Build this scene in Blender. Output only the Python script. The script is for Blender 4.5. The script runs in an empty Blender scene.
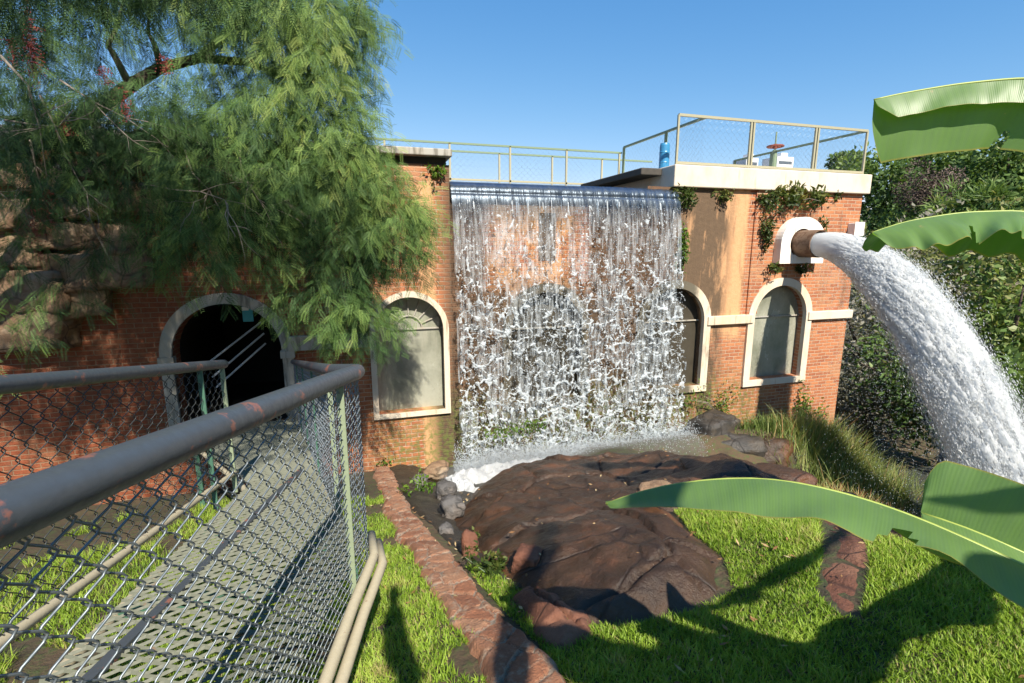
import bpy, bmesh, math, random
import numpy as np
from mathutils import Vector, Matrix, noise as mnoise
R = math.radians
random.seed(7); RNG = np.random.default_rng(7)
S = bpy.context.scene
COL = S.collection

# ------------------------------------------------------------------ camera, world, sun, exposure
F_PX = 500.0; PITCH = R(10.9); YAW = R(16.8)
cam = bpy.data.cameras.new('camera'); cam.sensor_width = 36.0; cam.lens = 36.0 * F_PX / 1024
cam.clip_start = 0.02; cam.clip_end = 3000
camo = bpy.data.objects.new('camera', cam); COL.objects.link(camo)
camo.location = (0, 0, 0); camo.rotation_euler = (R(90) - PITCH, 0, -YAW)
S.camera = camo
SUN_EL = R(46); SUN_AZ = R(180.0 - 3.0)          # the sun stands behind the camera, a little to the right (clockwise from +Y)
sdir = Vector((math.sin(SUN_AZ) * math.cos(SUN_EL), math.cos(SUN_AZ) * math.cos(SUN_EL), math.sin(SUN_EL)))
w = bpy.data.worlds.new('World'); S.world = w; w.use_nodes = True
nt = w.node_tree; nt.nodes.clear()
sky = nt.nodes.new('ShaderNodeTexSky'); sky.sky_type = 'NISHITA'; sky.sun_disc = False
sky.sun_elevation = SUN_EL; sky.sun_rotation = SUN_AZ
sky.air_density = 1.0; sky.dust_density = 0.0; sky.ozone_density = 1.6; sky.altitude = 1800
bg = nt.nodes.new('ShaderNodeBackground'); bg.inputs[1].default_value = 0.085
wo = nt.nodes.new('ShaderNodeOutputWorld')
sp_ = nt.nodes.new('ShaderNodeSeparateColor'); cb_ = nt.nodes.new('ShaderNodeCombineColor'); nt.links.new(sky.outputs[0], sp_.inputs[0])
for i_, (g_, t_) in enumerate(((1.3, .66), (.78, 1.34), (.48, 2.55))):       # deep clear-day blue
    pw = nt.nodes.new('ShaderNodeMath'); pw.operation = 'POWER'; pw.inputs[1].default_value = g_; ml = nt.nodes.new('ShaderNodeMath'); ml.operation = 'MULTIPLY'; ml.inputs[1].default_value = t_
    nt.links.new(sp_.outputs[i_], pw.inputs[0]); nt.links.new(pw.outputs[0], ml.inputs[0]); nt.links.new(ml.outputs[0], cb_.inputs[i_])
nt.links.new(cb_.outputs[0], bg.inputs[0]); nt.links.new(bg.outputs[0], wo.inputs[0])
sun = bpy.data.lights.new('sun', 'SUN'); sun.energy = 5.0; sun.angle = R(0.53); sun.color = (1.0, 0.93, 0.80)
suno = bpy.data.objects.new('sun', sun); COL.objects.link(suno)
suno.rotation_euler = sdir.to_track_quat('Z', 'Y').to_euler()
S.view_settings.view_transform = 'Standard'; S.view_settings.look = 'None'
S.view_settings.exposure = 0.92; S.view_settings.gamma = 1.0
S.cycles.max_bounces = 6; S.cycles.transparent_max_bounces = 12
S.cycles.diffuse_bounces = 3; S.cycles.glossy_bounces = 3; S.cycles.transmission_bounces = 4
S.cycles.use_adaptive_sampling = True; S.cycles.adaptive_threshold = 0.02
S.cycles.sample_clamp_indirect = 6.0
S.cycles.use_denoising = True

# ------------------------------------------------------------------ pixel -> world helpers
cP, sP, cY, sY = math.cos(PITCH), math.sin(PITCH), math.cos(YAW), math.sin(YAW)
def ray(px, py):
    dx, dy = px - 512.0, 341.5 - py
    up = dy * cP - F_PX * sP; fw = F_PX * cP + dy * sP
    return np.array([dx * cY + fw * sY, fw * cY - dx * sY, up])
def atY(px, py, Y):
    v = ray(px, py); return v * (Y / v[1])
def atD(px, py, d):                                  # at a depth along the lens axis
    return ray(px, py) * (d / F_PX)
def gplane(Y): return -1.6 - 0.27 * Y
def atG(px, py, dz=0.0):                             # on the sloping bank
    v = ray(px, py); s = (1.6 - dz) / (-v[2] - 0.27 * v[1]); return v * s

# ------------------------------------------------------------------ numpy noise
def hash2(i, j, s=0):
    n = (i.astype(np.int64) * 374761393 + j.astype(np.int64) * 668265263 + s * 974711) & 0xffffffff
    n = ((n ^ (n >> 13)) * 1274126177) & 0xffffffff
    n = (n ^ (n >> 16)) & 0xffffffff
    return n / 4294967296.0
def vnoise(x, y, s=0):
    x = np.asarray(x, float); y = np.asarray(y, float)
    i = np.floor(x); j = np.floor(y); fx = x - i; fy = y - j
    fx = fx * fx * (3 - 2 * fx); fy = fy * fy * (3 - 2 * fy)
    a = hash2(i, j, s); b = hash2(i + 1, j, s); c = hash2(i, j + 1, s); d = hash2(i + 1, j + 1, s)
    return (a * (1 - fx) + b * fx) * (1 - fy) + (c * (1 - fx) + d * fx) * fy
def fbm(x, y, s=0, o=4):
    t = 0; a = 0.5; n = 0
    for k in range(o):
        t = t + a * vnoise(np.asarray(x) * 2**k, np.asarray(y) * 2**k, s + k); n += a; a *= 0.5
    return t / n
def voro(x, y, s=0):
    i0 = np.floor(x); j0 = np.floor(y)
    f1 = np.full(x.shape, 9.0); f2 = f1.copy(); cid = np.zeros(x.shape)
    for di in (-1, 0, 1):
        for dj in (-1, 0, 1):
            i = i0 + di; j = j0 + dj
            px = i + 0.1 + 0.8 * hash2(i, j, s); py = j + 0.1 + 0.8 * hash2(i, j, s + 31)
            d = np.hypot(px - x, py - y)
            m = d < f1
            f2 = np.where(m, f1, np.minimum(f2, d)); cid = np.where(m, hash2(i, j, s + 77), cid); f1 = np.where(m, d, f1)
    return f1, f2, cid
def sstep(a, b, x):
    t = np.clip((np.asarray(x, float) - a) / (b - a), 0, 1); return t * t * (3 - 2 * t)

# ------------------------------------------------------------------ object helpers
def tag(o, label=None, cat=None, group=None, kind=None):
    if label: o['label'] = label
    if cat: o['category'] = cat
    if group: o['group'] = group
    if kind: o['kind'] = kind
    return o
def link(o, parent=None):
    COL.objects.link(o)
    if parent is not None: o.parent = parent
    return o
def thing(name, label, cat, loc=(0, 0, 0), group=None):
    o = bpy.data.objects.new(name, None); o.location = loc; o.empty_display_size = 0.2
    link(o); return tag(o, label, cat, group)
def mesh_np(name, V, Fc, mat, parent=None, smooth=False, attr=None, uv=None):
    """V (n,3), Fc (m,k): one object; attr = per-vertex float named 'tone'"""
    V = np.ascontiguousarray(V, dtype=np.float32); Fc = np.ascontiguousarray(Fc, dtype=np.int32)
    me = bpy.data.meshes.new(name); m, k = Fc.shape
    me.vertices.add(len(V)); me.vertices.foreach_set('co', V.ravel())
    me.loops.add(m * k); me.loops.foreach_set('vertex_index', Fc.ravel())
    me.polygons.add(m); me.polygons.foreach_set('loop_start', np.arange(0, m * k, k, dtype=np.int32))
    if smooth: me.polygons.foreach_set('use_smooth', np.ones(m, dtype=bool))
    if attr is not None:
        at = me.attributes.new('tone', 'FLOAT', 'POINT'); at.data.foreach_set('value', np.ascontiguousarray(attr, dtype=np.float32))
    me.update(calc_edges=True); me.validate()
    if mat: me.materials.append(mat)
    o = bpy.data.objects.new(name, me); link(o, parent)
    if parent is not None: o.matrix_parent_inverse = Matrix.Translation(-Vector(parent.location))
    return o
class MB:
    def __init__(s): s.v = []; s.f = []
    def box(s, x0, x1, y0, y1, z0, z1):
        b = len(s.v)
        s.v += [(x0,y0,z0),(x1,y0,z0),(x1,y1,z0),(x0,y1,z0),(x0,y0,z1),(x1,y0,z1),(x1,y1,z1),(x0,y1,z1)]
        s.f += [tuple(b+i for i in q) for q in ((0,3,2,1),(4,5,6,7),(0,1,5,4),(1,2,6,5),(2,3,7,6),(3,0,4,7))]
        return s
    def poly(s, pts):
        b = len(s.v); s.v += [tuple(p) for p in pts]; s.f.append(tuple(range(b, b + len(pts)))); return s
    def tube(s, pts, r, n=8, cap=True, flat=None):
        pts = [Vector(p) for p in pts]; rr = r if hasattr(r, '__len__') else [r] * len(pts)
        b0 = len(s.v); up = None
        for i, p in enumerate(pts):
            t = (pts[min(i+1, len(pts)-1)] - pts[max(i-1, 0)]).normalized()
            if up is None:
                up = Vector((0,0,1)) if abs(t.z) < .9 else Vector((0,1,0))
            a = t.cross(up).normalized(); c = a.cross(t).normalized(); up = c
            for k in range(n):
                th = 2*math.pi*(k+.5)/n
                s.v.append(tuple(p + (a*math.cos(th) + c*math.sin(th)) * rr[i]))
        for i in range(len(pts)-1):
            for k in range(n):
                q = b0+i*n; s.f.append((q+k, q+(k+1)%n, q+n+(k+1)%n, q+n+k))
        if cap:
            s.f.append(tuple(b0+k for k in reversed(range(n)))); e = b0+(len(pts)-1)*n; s.f.append(tuple(e+k for k in range(n)))
        return s
    def bar(s, p, q, wx, wy):                          # rectangular bar between two points
        p = Vector(p); q = Vector(q); t = (q-p).normalized()
        up = Vector((0,0,1)) if abs(t.z) < .9 else Vector((0,1,0))
        a = t.cross(up).normalized()*wx/2; c = a.cross(t).normalized()*wy/2; b = len(s.v)
        for o in (p, q): s.v += [tuple(o-a-c), tuple(o+a-c), tuple(o+a+c), tuple(o-a+c)]
        s.f += [tuple(b+i for i in k) for k in ((0,3,2,1),(4,5,6,7),(0,1,5,4),(1,2,6,5),(2,3,7,6),(3,0,4,7))]
        return s
    def build(s, name, mat, parent=None, smooth=False, bevel=0, clean=False):
        me = bpy.data.meshes.new(name); me.from_pydata(s.v, [], s.f)
        bm = bmesh.new(); bm.from_mesh(me)
        if clean: bmesh.ops.remove_doubles(bm, verts=bm.verts, dist=1e-5)
        bmesh.ops.recalc_face_normals(bm, faces=bm.faces)
        bm.to_mesh(me); bm.free()
        if smooth: me.polygons.foreach_set('use_smooth', [True]*len(me.polygons))
        me.materials.append(mat)
        o = bpy.data.objects.new(name, me); link(o, parent)
        if parent is not None: o.matrix_parent_inverse = Matrix.Translation(-Vector(parent.location))
        if bevel:
            b = o.modifiers.new('bevel', 'BEVEL'); b.width = bevel; b.segments = 2; b.limit_method = 'ANGLE'
        return o

# ------------------------------------------------------------------ materials
class N:
    def __init__(s, name):
        s.m = bpy.data.materials.new(name); s.m.use_nodes = True; s.t = s.m.node_tree
        s.p = s.t.nodes['Principled BSDF']; s.out = s.t.nodes['Material Output']
        s.tc = None
    def n(s, typ, **kw):
        x = s.t.nodes.new('ShaderNode' + typ)
        for k, v in kw.items():
            if k.startswith('_'): x.inputs[int(k[1:])].default_value = v
            else: setattr(x, k, v)
        return x
    def l(s, a, b): s.t.links.new(a, b)
    def co(s):
        if not s.tc: s.tc = s.n('TexCoord')
        return s.tc.outputs['Object']
    def map(s, scale=(1,1,1), vec=None, loc=(0,0,0)):
        m = s.n('Mapping'); m.inputs['Scale'].default_value = scale; m.inputs['Location'].default_value = loc
        s.l(vec or s.co(), m.inputs[0]); return m.outputs[0]
    def noise(s, scale, detail=4, rough=.55, vec=None, dist=0):
        x = s.n('TexNoise'); x.inputs['Scale'].default_value = scale; x.inputs['Detail'].default_value = detail
        x.inputs['Roughness'].default_value = rough; x.inputs['Distortion'].default_value = dist
        s.l(vec or s.co(), x.inputs['Vector']); return x.outputs['Fac']
    def ramp(s, fac, stops):
        r = s.n('ValToRGB'); e = r.color_ramp.elements
        while len(e) < len(stops): e.new(0.5)
        for q, (p, c) in zip(e, stops):
            q.position = p; q.color = (c, c, c, 1) if not hasattr(c, '__len__') else (*c, 1)
        s.l(fac, r.inputs[0]); return r.outputs[0]
    def mix(s, fac, a, b, mode='MIX'):
        x = s.n('Mix', data_type='RGBA', blend_type=mode)
        for src, i in ((fac, 0), (a, 6), (b, 7)):
            if hasattr(src, 'is_output'): s.l(src, x.inputs[i])
            elif i == 0: x.inputs[0].default_value = src
            else: x.inputs[i].default_value = (*src, 1)
        return x.outputs[2]
    def math(s, op, a, b=0.0, clamp=False):
        x = s.n('Math', operation=op, use_clamp=clamp)
        for i, q in enumerate((a, b)):
            if hasattr(q, 'is_output'): s.l(q, x.inputs[i])
            else: x.inputs[i].default_value = q
        return x.outputs[0]
    def smooth(s, x, a, b):
        r = s.n('MapRange', interpolation_type='SMOOTHSTEP', clamp=True)
        s.l(x, r.inputs[0]); r.inputs[1].default_value = a; r.inputs[2].default_value = b
        return r.outputs[0]
    def bump(s, h, strength=.5, dist=.02):
        b = s.n('Bump'); b.inputs['Strength'].default_value = strength; b.inputs['Distance'].default_value = dist
        s.l(h, b.inputs['Height']); s.l(b.outputs[0], s.p.inputs['Normal']); return b
    def base(s, c):
        if hasattr(c, 'is_output'): s.l(c, s.p.inputs['Base Color'])
        else: s.p.inputs['Base Color'].default_value = (*c, 1)
    def rough(s, r):
        if hasattr(r, 'is_output'): s.l(r, s.p.inputs['Roughness'])
        else: s.p.inputs['Roughness'].default_value = r
    def attr(s, name='tone'):
        a = s.n('Attribute'); a.attribute_name = name; return a.outputs['Fac']

def m_leaf(name, stops, trans=.35, rough=.45):
    k = N(name); c = k.ramp(k.attr(), stops); k.base(c); k.rough(rough)
    k.p.inputs['Specular IOR Level'].default_value = .3
    t = k.n('BsdfTranslucent'); k.l(k.mix(1.0, c, (1.0, 1.0, .45), 'MULTIPLY'), t.inputs[0])
    ms = k.n('MixShader'); ms.inputs[0].default_value = trans
    k.l(k.p.outputs[0], ms.inputs[1]); k.l(t.outputs[0], ms.inputs[2]); k.l(ms.outputs[0], k.out.inputs[0])
    return k.m
def m_paint(name, col, worn, amount=.62, rough=.45, metal=0.0, scale=9):
    k = N(name); f = k.noise(scale, 6, .65); f2 = k.noise(scale*5, 3)
    c = k.mix(k.smooth(f, amount, amount+.06), col, worn)
    c = k.mix(k.math('MULTIPLY', f2, .5), c, tuple(x*.45 for x in col))
    k.base(c); k.rough(k.ramp(f2, [(0, rough-.1), (1, rough+.25)])); k.p.inputs['Metallic'].default_value = metal
    k.bump(f2, .25, .004); return k.m
def m_simple(name, col, rough=.6, var=.4, scale=12, bump=.3, bd=.01, metal=0):
    k = N(name); f = k.noise(scale, 6, .6)
    k.base(k.mix(f, tuple(c*(1-var) for c in col), tuple(c*(1+var*.6) for c in col))); k.rough(rough)
    k.p.inputs['Metallic'].default_value = metal; k.bump(f, bump, bd); return k.m

def m_wall():
    """brick facade: bricks, orange render left on part of it, grime runs, moss near the water"""
    k = N('brick_wall'); sep = k.n('SeparateXYZ'); k.l(k.co(), sep.inputs[0])
    X, Y, Z = sep.outputs
    cb = k.n('CombineXYZ'); k.l(k.math('ADD', X, Y), cb.inputs[0]); k.l(Z, cb.inputs[1])
    wob = k.n('TexNoise'); wob.inputs['Scale'].default_value = 3.0; k.l(cb.outputs[0], wob.inputs['Vector'])
    vm = k.n('VectorMath', operation='MULTIPLY_ADD'); k.l(wob.outputs['Color'], vm.inputs[0]); vm.inputs[1].default_value = (.03,.03,0); k.l(cb.outputs[0], vm.inputs[2])
    br = k.n('TexBrick'); k.l(vm.outputs[0], br.inputs['Vector'])
    br.inputs['Color1'].default_value = (.46,.165,.065,1); br.inputs['Color2'].default_value = (.27,.08,.038,1)
    br.inputs['Mortar'].default_value = (.46,.34,.24,1); br.inputs['Scale'].default_value = 1
    br.inputs['Mortar Size'].default_value = .009; br.inputs['Mortar Smooth'].default_value = .35
    br.inputs['Brick Width'].default_value = .23; br.inputs['Row Height'].default_value = .078; br.inputs['Bias'].default_value = -.1
    n1 = k.noise(1.7, 8, .68); n2 = k.noise(11, 6, .65); n3 = k.noise(45, 4, .6)
    runs = k.noise(1.0, 8, .62, k.map((5.0, 5.0, .5)))
    old = k.math('SUBTRACT', 1.0, k.smooth(k.math('ADD', X, n1), -.9, .9))
    bc = k.mix(k.math('MULTIPLY', old, .95), br.outputs['Color'], k.mix(br.outputs['Fac'], k.mix(n3, (.14,.032,.013), (.28,.068,.022)), (.24,.14,.08)))
    col = k.mix(k.math('MULTIPLY', k.smooth(n2, .42, .8), k.math('SUBTRACT', .8, k.math('MULTIPLY', old, .6))), bc, (.45,.19,.09))
    # worn smears of mortar over the brick
    col = k.mix(k.math('MULTIPLY', k.smooth(n1, .50, .64), k.math('SUBTRACT', .55, k.math('MULTIPLY', old, .35))), col, (.47,.25,.13))
    # render that survives: behind the fall and on the left half of the tower, a narrow strip on the pier
    def band(a, b, s=.12):
        return k.math('MULTIPLY', k.smooth(X, a-s, a+s), k.math('SUBTRACT', 1.0, k.smooth(X, b-s, b+s)))
    jag = k.math('MULTIPLY', k.math('SUBTRACT', n1, .5), .9)
    up = k.smooth(k.math('ADD', Z, jag), -2.1, -1.7)
    pl = k.math('MULTIPLY', band(6.2, 7.95, .05), up)
    pl = k.math('MAXIMUM', pl, k.math('MULTIPLY', band(2.25, 4.0, .2), k.math('MULTIPLY', k.smooth(k.math('ADD', n1, k.math('MULTIPLY', n2, .4)), .55, .8), .85)))
    pl = k.math('MAXIMUM', pl, k.math('MULTIPLY', band(1.0, 1.28, .05), k.smooth(k.math('SUBTRACT', 1.2, k.math('ADD', Z, jag)), 0.0, .1)))
    pcol = k.mix(n2, (.50,.25,.11), (.62,.36,.19))
    col = k.mix(pl, col, pcol)
    # dark grime running down, and darker bands behind the fall
    blot = k.noise(1.25, 9, .72, k.map((1.9,1.9,.6), loc=(3,0,1)), .3)
    gr = k.math('MULTIPLY', k.math('ADD', k.smooth(k.math('ADD', k.math('MULTIPLY', runs, .35), k.math('MULTIPLY', blot, .75)), .44, .60), k.math('MULTIPLY', k.smooth(n2, .5, .75), .25)), band(6.0, 7.55, .18))
    gr = k.math('ADD', k.math('MULTIPLY', gr, .72), k.math('MULTIPLY', k.math('MULTIPLY', band(6.0, 7.35, .25), k.smooth(runs, .28, .52)), .58))
    gr = k.math('MAXIMUM', gr, k.math('MULTIPLY', k.smooth(k.math('ADD', k.math('MULTIPLY', runs, .5), k.math('MULTIPLY', blot, .5)), .50, .64), .6))
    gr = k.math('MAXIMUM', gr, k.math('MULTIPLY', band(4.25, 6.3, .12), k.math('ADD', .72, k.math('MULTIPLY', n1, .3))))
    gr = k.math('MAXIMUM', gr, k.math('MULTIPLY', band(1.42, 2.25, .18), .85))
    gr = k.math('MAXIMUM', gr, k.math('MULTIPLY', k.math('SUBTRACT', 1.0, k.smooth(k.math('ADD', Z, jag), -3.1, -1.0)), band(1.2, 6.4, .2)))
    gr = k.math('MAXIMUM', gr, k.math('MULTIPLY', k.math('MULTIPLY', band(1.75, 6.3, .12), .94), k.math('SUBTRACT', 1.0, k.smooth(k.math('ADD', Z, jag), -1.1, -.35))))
    gr = k.math('MINIMUM', gr, .94)
    col = k.mix(gr, col, k.mix(n2, (.040,.028,.018), (.125,.080,.045)))
    # moss and algae low down and beside the fall
    ms = k.math('MULTIPLY', k.math('SUBTRACT', 1.0, k.smooth(k.math('ADD', Z, k.math('MULTIPLY', jag, 2.0)), -3.7, -2.2)), k.smooth(n2, .40, .62))
    ms = k.math('MULTIPLY', ms, k.smooth(X, -.3, .6)); ms = k.math('MULTIPLY', ms, k.math('SUBTRACT', 1.0, k.smooth(X, 8.2, 9.2)))
    col = k.mix(k.math('MULTIPLY', ms, .8), col, k.mix(n3, (.05,.09,.012), (.17,.19,.04)))
    k.base(col); k.rough(.85)
    h = k.math('ADD', k.math('MULTIPLY', br.outputs['Fac'], -1.0), k.math('MULTIPLY', n3, .7))
    h = k.math('ADD', k.math('MULTIPLY', h, k.math('SUBTRACT', 1.0, pl)), k.math('MULTIPLY', n2, 1.0))
    k.bump(h, .8, .018); return k.m
def m_whitewash(name, col=(.80,.74,.66), dirt=(.28,.20,.13), amt=.66, wetx=None):
    k = N(name); n1 = k.noise(2.2, 7, .65, k.map((1,1,.55))); n2 = k.noise(14, 5, .6); v = k.noise(2.5, 7, .65, k.map((4,4,.5)))
    c = k.mix(k.smooth(n1, .42, .72), col, tuple(x*y for x, y in zip(col, (1.0,.86,.70))))
    c = k.mix(k.math('MULTIPLY', k.smooth(v, amt, amt+.16), .75), c, dirt)
    c = k.mix(k.math('MULTIPLY', n2, .25), c, tuple(x*.7 for x in col))
    if wetx is not None:
        sp = k.n('SeparateXYZ'); k.l(k.co(), sp.inputs[0]); c = k.mix(k.math('MULTIPLY', k.math('SUBTRACT', 1.0, k.smooth(k.math('ADD', sp.outputs[0], k.math('MULTIPLY', n2, .15)), wetx-.1, wetx+.1)), .92), c, (.07,.062,.042))
    k.base(c); k.rough(.75); k.bump(n2, .35, .01); return k.m
def m_rock(name, a, b, c, rough=.55, scale=3.0):
    k = N(name); n1 = k.noise(scale, 8, .65, k.map((1,1,2.2)), .6); n2 = k.noise(scale*9, 6, .65); n3 = k.noise(scale*.5, 5, .6)
    col = k.mix(k.smooth(n1, .35, .65), a, b); col = k.mix(k.smooth(n3, .5, .68), col, c)
    col = k.mix(k.math('MULTIPLY', n2, .45), col, tuple(x*.4 for x in a)); k.base(col)
    vo = k.n('TexVoronoi', feature='DISTANCE_TO_EDGE'); vo.inputs['Scale'].default_value = scale*.35
    k.l(k.map((1,1.6,1.2)), vo.inputs['Vector'])
    cr = k.ramp(vo.outputs['Distance'], [(0, 0.0), (.02, 1.0)])
    k.base(k.mix(k.ramp(vo.outputs['Distance'], [(0, .85), (.012, .5), (.03, 0.0)]), col, tuple(x*.25 for x in a)))
    k.rough(k.ramp(n2, [(.2, rough-.15), (.8, rough+.2)]))
    n4 = k.noise(scale*32, 5, .7); k.bump(k.math('ADD', k.math('ADD', k.math('MULTIPLY', n1, .7), k.math('MULTIPLY', n2, .7)), k.math('ADD', k.math('MULTIPLY', cr, .3), k.math('MULTIPLY', n4, .2))), .75, .035); return k.m

M = {}
M['wall'] = m_wall()
M['band'] = m_whitewash('whitewashed_band', (.64,.565,.47), (.40,.26,.16), .58)
M['trim'] = m_whitewash('weathered_trim', (.62,.54,.43), (.16,.10,.06), .52)
M['trimside'] = m_whitewash('half_stained_trim', (.62,.54,.43), (.16,.10,.06), .52, 6.86)
M['algae'] = m_whitewash('algae_stained_trim', (.13,.11,.08), (.04,.04,.025), .46)
M['conc'] = m_whitewash('aged_concrete', (.38,.36,.32), (.10,.085,.06), .5)
M['darkconc'] = m_simple('dark_concrete', (.07,.06,.05), .9, .5, 8)
M['hood'] = m_whitewash('white_plaster', (.84,.80,.76), (.22,.16,.10), .60)
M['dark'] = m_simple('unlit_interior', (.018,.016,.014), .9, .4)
M['pipe'] = m_paint('rusty_pipe', (.17,.10,.06), (.10,.045,.02), .5, .6)
M['yrail'] = m_paint('cream_green_paint', (.40,.37,.25), (.30,.16,.07), .66, .5)
M['grail'] = m_paint('green_paint', (.20,.27,.17), (.25,.12,.06), .68, .5)
M['steel'] = m_paint('blue_grey_rail_paint', (.072,.084,.098), (.33,.13,.09), .575, .36, .1, 9)
M['post'] = m_paint('pale_green_post_paint', (.26,.31,.20), (.20,.10,.05), .7, .5)
M['dgpost'] = m_paint('dark_green_post_paint', (.06,.15,.10), (.15,.08,.05), .72, .5)
M['tan'] = m_paint('tan_tube_paint', (.44,.38,.26), (.22,.12,.07), .62, .55)
M['wire'] = m_simple('galvanised_wire', (.20,.23,.25), .42, .35, 30, .2, .002, .55)
M['wiredark'] = m_simple('old_dark_wire', (.05,.055,.055), .5, .4, 30, .2, .002, .4)
M['deck'] = m_paint('deck_paint', (.125,.13,.092), (.16,.10,.06), .64, .6, 0, 14)
M['rockbrown'] = m_rock('wet_brown_rock', (.064,.032,.015), (.028,.015,.008), (.14,.056,.025), .44)
M['rockred'] = m_rock('red_rock', (.20,.075,.04), (.11,.042,.025), (.26,.12,.07), .7, 4)
M['rockgrey'] = m_rock('grey_rock', (.13,.12,.115), (.06,.055,.05), (.19,.16,.14), .6, 5)
M['rockdark'] = m_rock('dark_wet_rock', (.060,.052,.046), (.030,.027,.024), (.085,.065,.045), .4, 4)
M['block'] = m_rock('sandy_block', (.30,.19,.11), (.17,.09,.05), (.36,.27,.18), .85, 4)
M['kerb'] = m_rock('kerb_stone', (.36,.17,.095), (.25,.10,.05), (.42,.27,.19), .8, 7)
M['bark'] = m_simple('tree_bark', (.075,.055,.04), .9, .5, 14, .8, .03)
M['twig'] = m_simple('grey_twig', (.26,.22,.18), .9, .4, 14, .4, .01)
M['blue'] = m_simple('blue_plastic', (.04,.22,.42), .4, .3, 6, .1)
M['redvalve'] = m_paint('red_valve_paint', (.24,.06,.035), (.10,.05,.03), .6, .5)
M['boxwhite'] = m_simple('white_box', (.78,.76,.72), .5, .08, 6, .1)
M['farwhite'] = m_simple('far_tower_white', (.72,.72,.72), .7, .08, 1, .05)
M['farglass'] = m_simple('far_window_strip', (.10,.12,.14), .3, .2, 1, .05)
M['berry'] = m_simple('red_berries', (.26,.04,.032), .5, .4, 40, .3, .01)
M['sign'] = m_simple('turquoise_board', (.03,.30,.36), .5, .3, 6, .1)

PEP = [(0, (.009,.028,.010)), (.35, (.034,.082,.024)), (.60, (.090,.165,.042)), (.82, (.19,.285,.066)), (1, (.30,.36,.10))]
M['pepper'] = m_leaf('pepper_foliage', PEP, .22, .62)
M['hill'] = m_leaf('hill_foliage', [(0, (.04,.08,.024)), (.45, (.115,.19,.05)), (.8, (.20,.28,.075)), (1, (.28,.31,.13))], .35, .5)
M['scrub'] = m_leaf('scrub_foliage', [(0, (.055,.065,.02)), (.4, (.15,.18,.05)), (.75, (.24,.25,.09)), (1, (.34,.29,.16))], .3, .6)
M['grey'] = m_leaf('misted_scrub', [(0, (.11,.10,.08)), (.5, (.24,.235,.18)), (1, (.42,.38,.32))], .3, .7)  # grey of the spray mist is put into the leaf colour
M['purple'] = m_leaf('bare_twigs', [(0, (.05,.035,.03)), (.5, (.13,.095,.08)), (1, (.20,.15,.13))], .1, .8)
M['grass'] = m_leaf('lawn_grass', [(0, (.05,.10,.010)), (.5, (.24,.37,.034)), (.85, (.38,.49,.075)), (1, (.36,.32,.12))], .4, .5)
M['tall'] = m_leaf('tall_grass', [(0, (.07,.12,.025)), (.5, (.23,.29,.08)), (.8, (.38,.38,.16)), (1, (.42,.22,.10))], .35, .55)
M['wplant'] = m_leaf('wall_plant_foliage', [(0, (.02,.04,.012)), (.5, (.065,.10,.02)), (1, (.21,.20,.055))], .3, .5)
M['ivy'] = m_leaf('bright_creeper', [(0, (.05,.10,.012)), (.5, (.10,.19,.02)), (1, (.20,.27,.04))], .35, .5)

def m_banana(name, dark=1.0):
    k = N(name); a = k.n('Attribute'); a.attribute_name = 'rib'; t = k.n('Attribute'); t.attribute_name = 'tone'
    wv = k.math('SINE', k.math('MULTIPLY', a.outputs['Fac'], 150.0)); w2 = k.math('SINE', k.math('MULTIPLY', a.outputs['Fac'], 610.0))
    st = k.math('MULTIPLY', k.math('ADD', k.math('MULTIPLY', wv, .6), k.math('MULTIPLY', w2, .4)), .5)
    n = k.noise(5, 5, .6)
    c = k.mix(n, tuple(x*dark for x in (.115,.215,.06)), tuple(x*dark for x in (.185,.295,.11)))
    c = k.mix(k.math('MULTIPLY', k.math('ADD', st, .5), .35), c, tuple(x*dark for x in (.17,.30,.06)))
    spot = k.smooth(k.noise(7, 7, .75), .645, .675); c = k.mix(k.math('MULTIPLY', spot, .8), c, (.36,.30,.14))
    edge = k.smooth(t.outputs['Fac'], .965, .995); c = k.mix(k.math('MULTIPLY', edge, .8), c, (.33,.28,.06))
    k.base(c); k.rough(.40); k.p.inputs['Specular IOR Level'].default_value = .5
    k.bump(st, .16, .004)
    tr = k.n('BsdfTranslucent'); k.l(k.mix(1.0, c, (1.1,1.35,.25), 'MULTIPLY'), tr.inputs[0])
    ms = k.n('MixShader'); ms.inputs[0].default_value = .45
    k.l(k.p.outputs[0], ms.inputs[1]); k.l(tr.outputs[0], ms.inputs[2]); k.l(ms.outputs[0], k.out.inputs[0]); return k.m
M['banana'] = m_banana('banana_leaf')
M['midrib'] = m_simple('banana_midrib', (.30,.36,.07), .45, .2, 9, .1)
M['pstem'] = m_simple('banana_stem', (.16,.17,.06), .6, .5, 6, .3)

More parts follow.
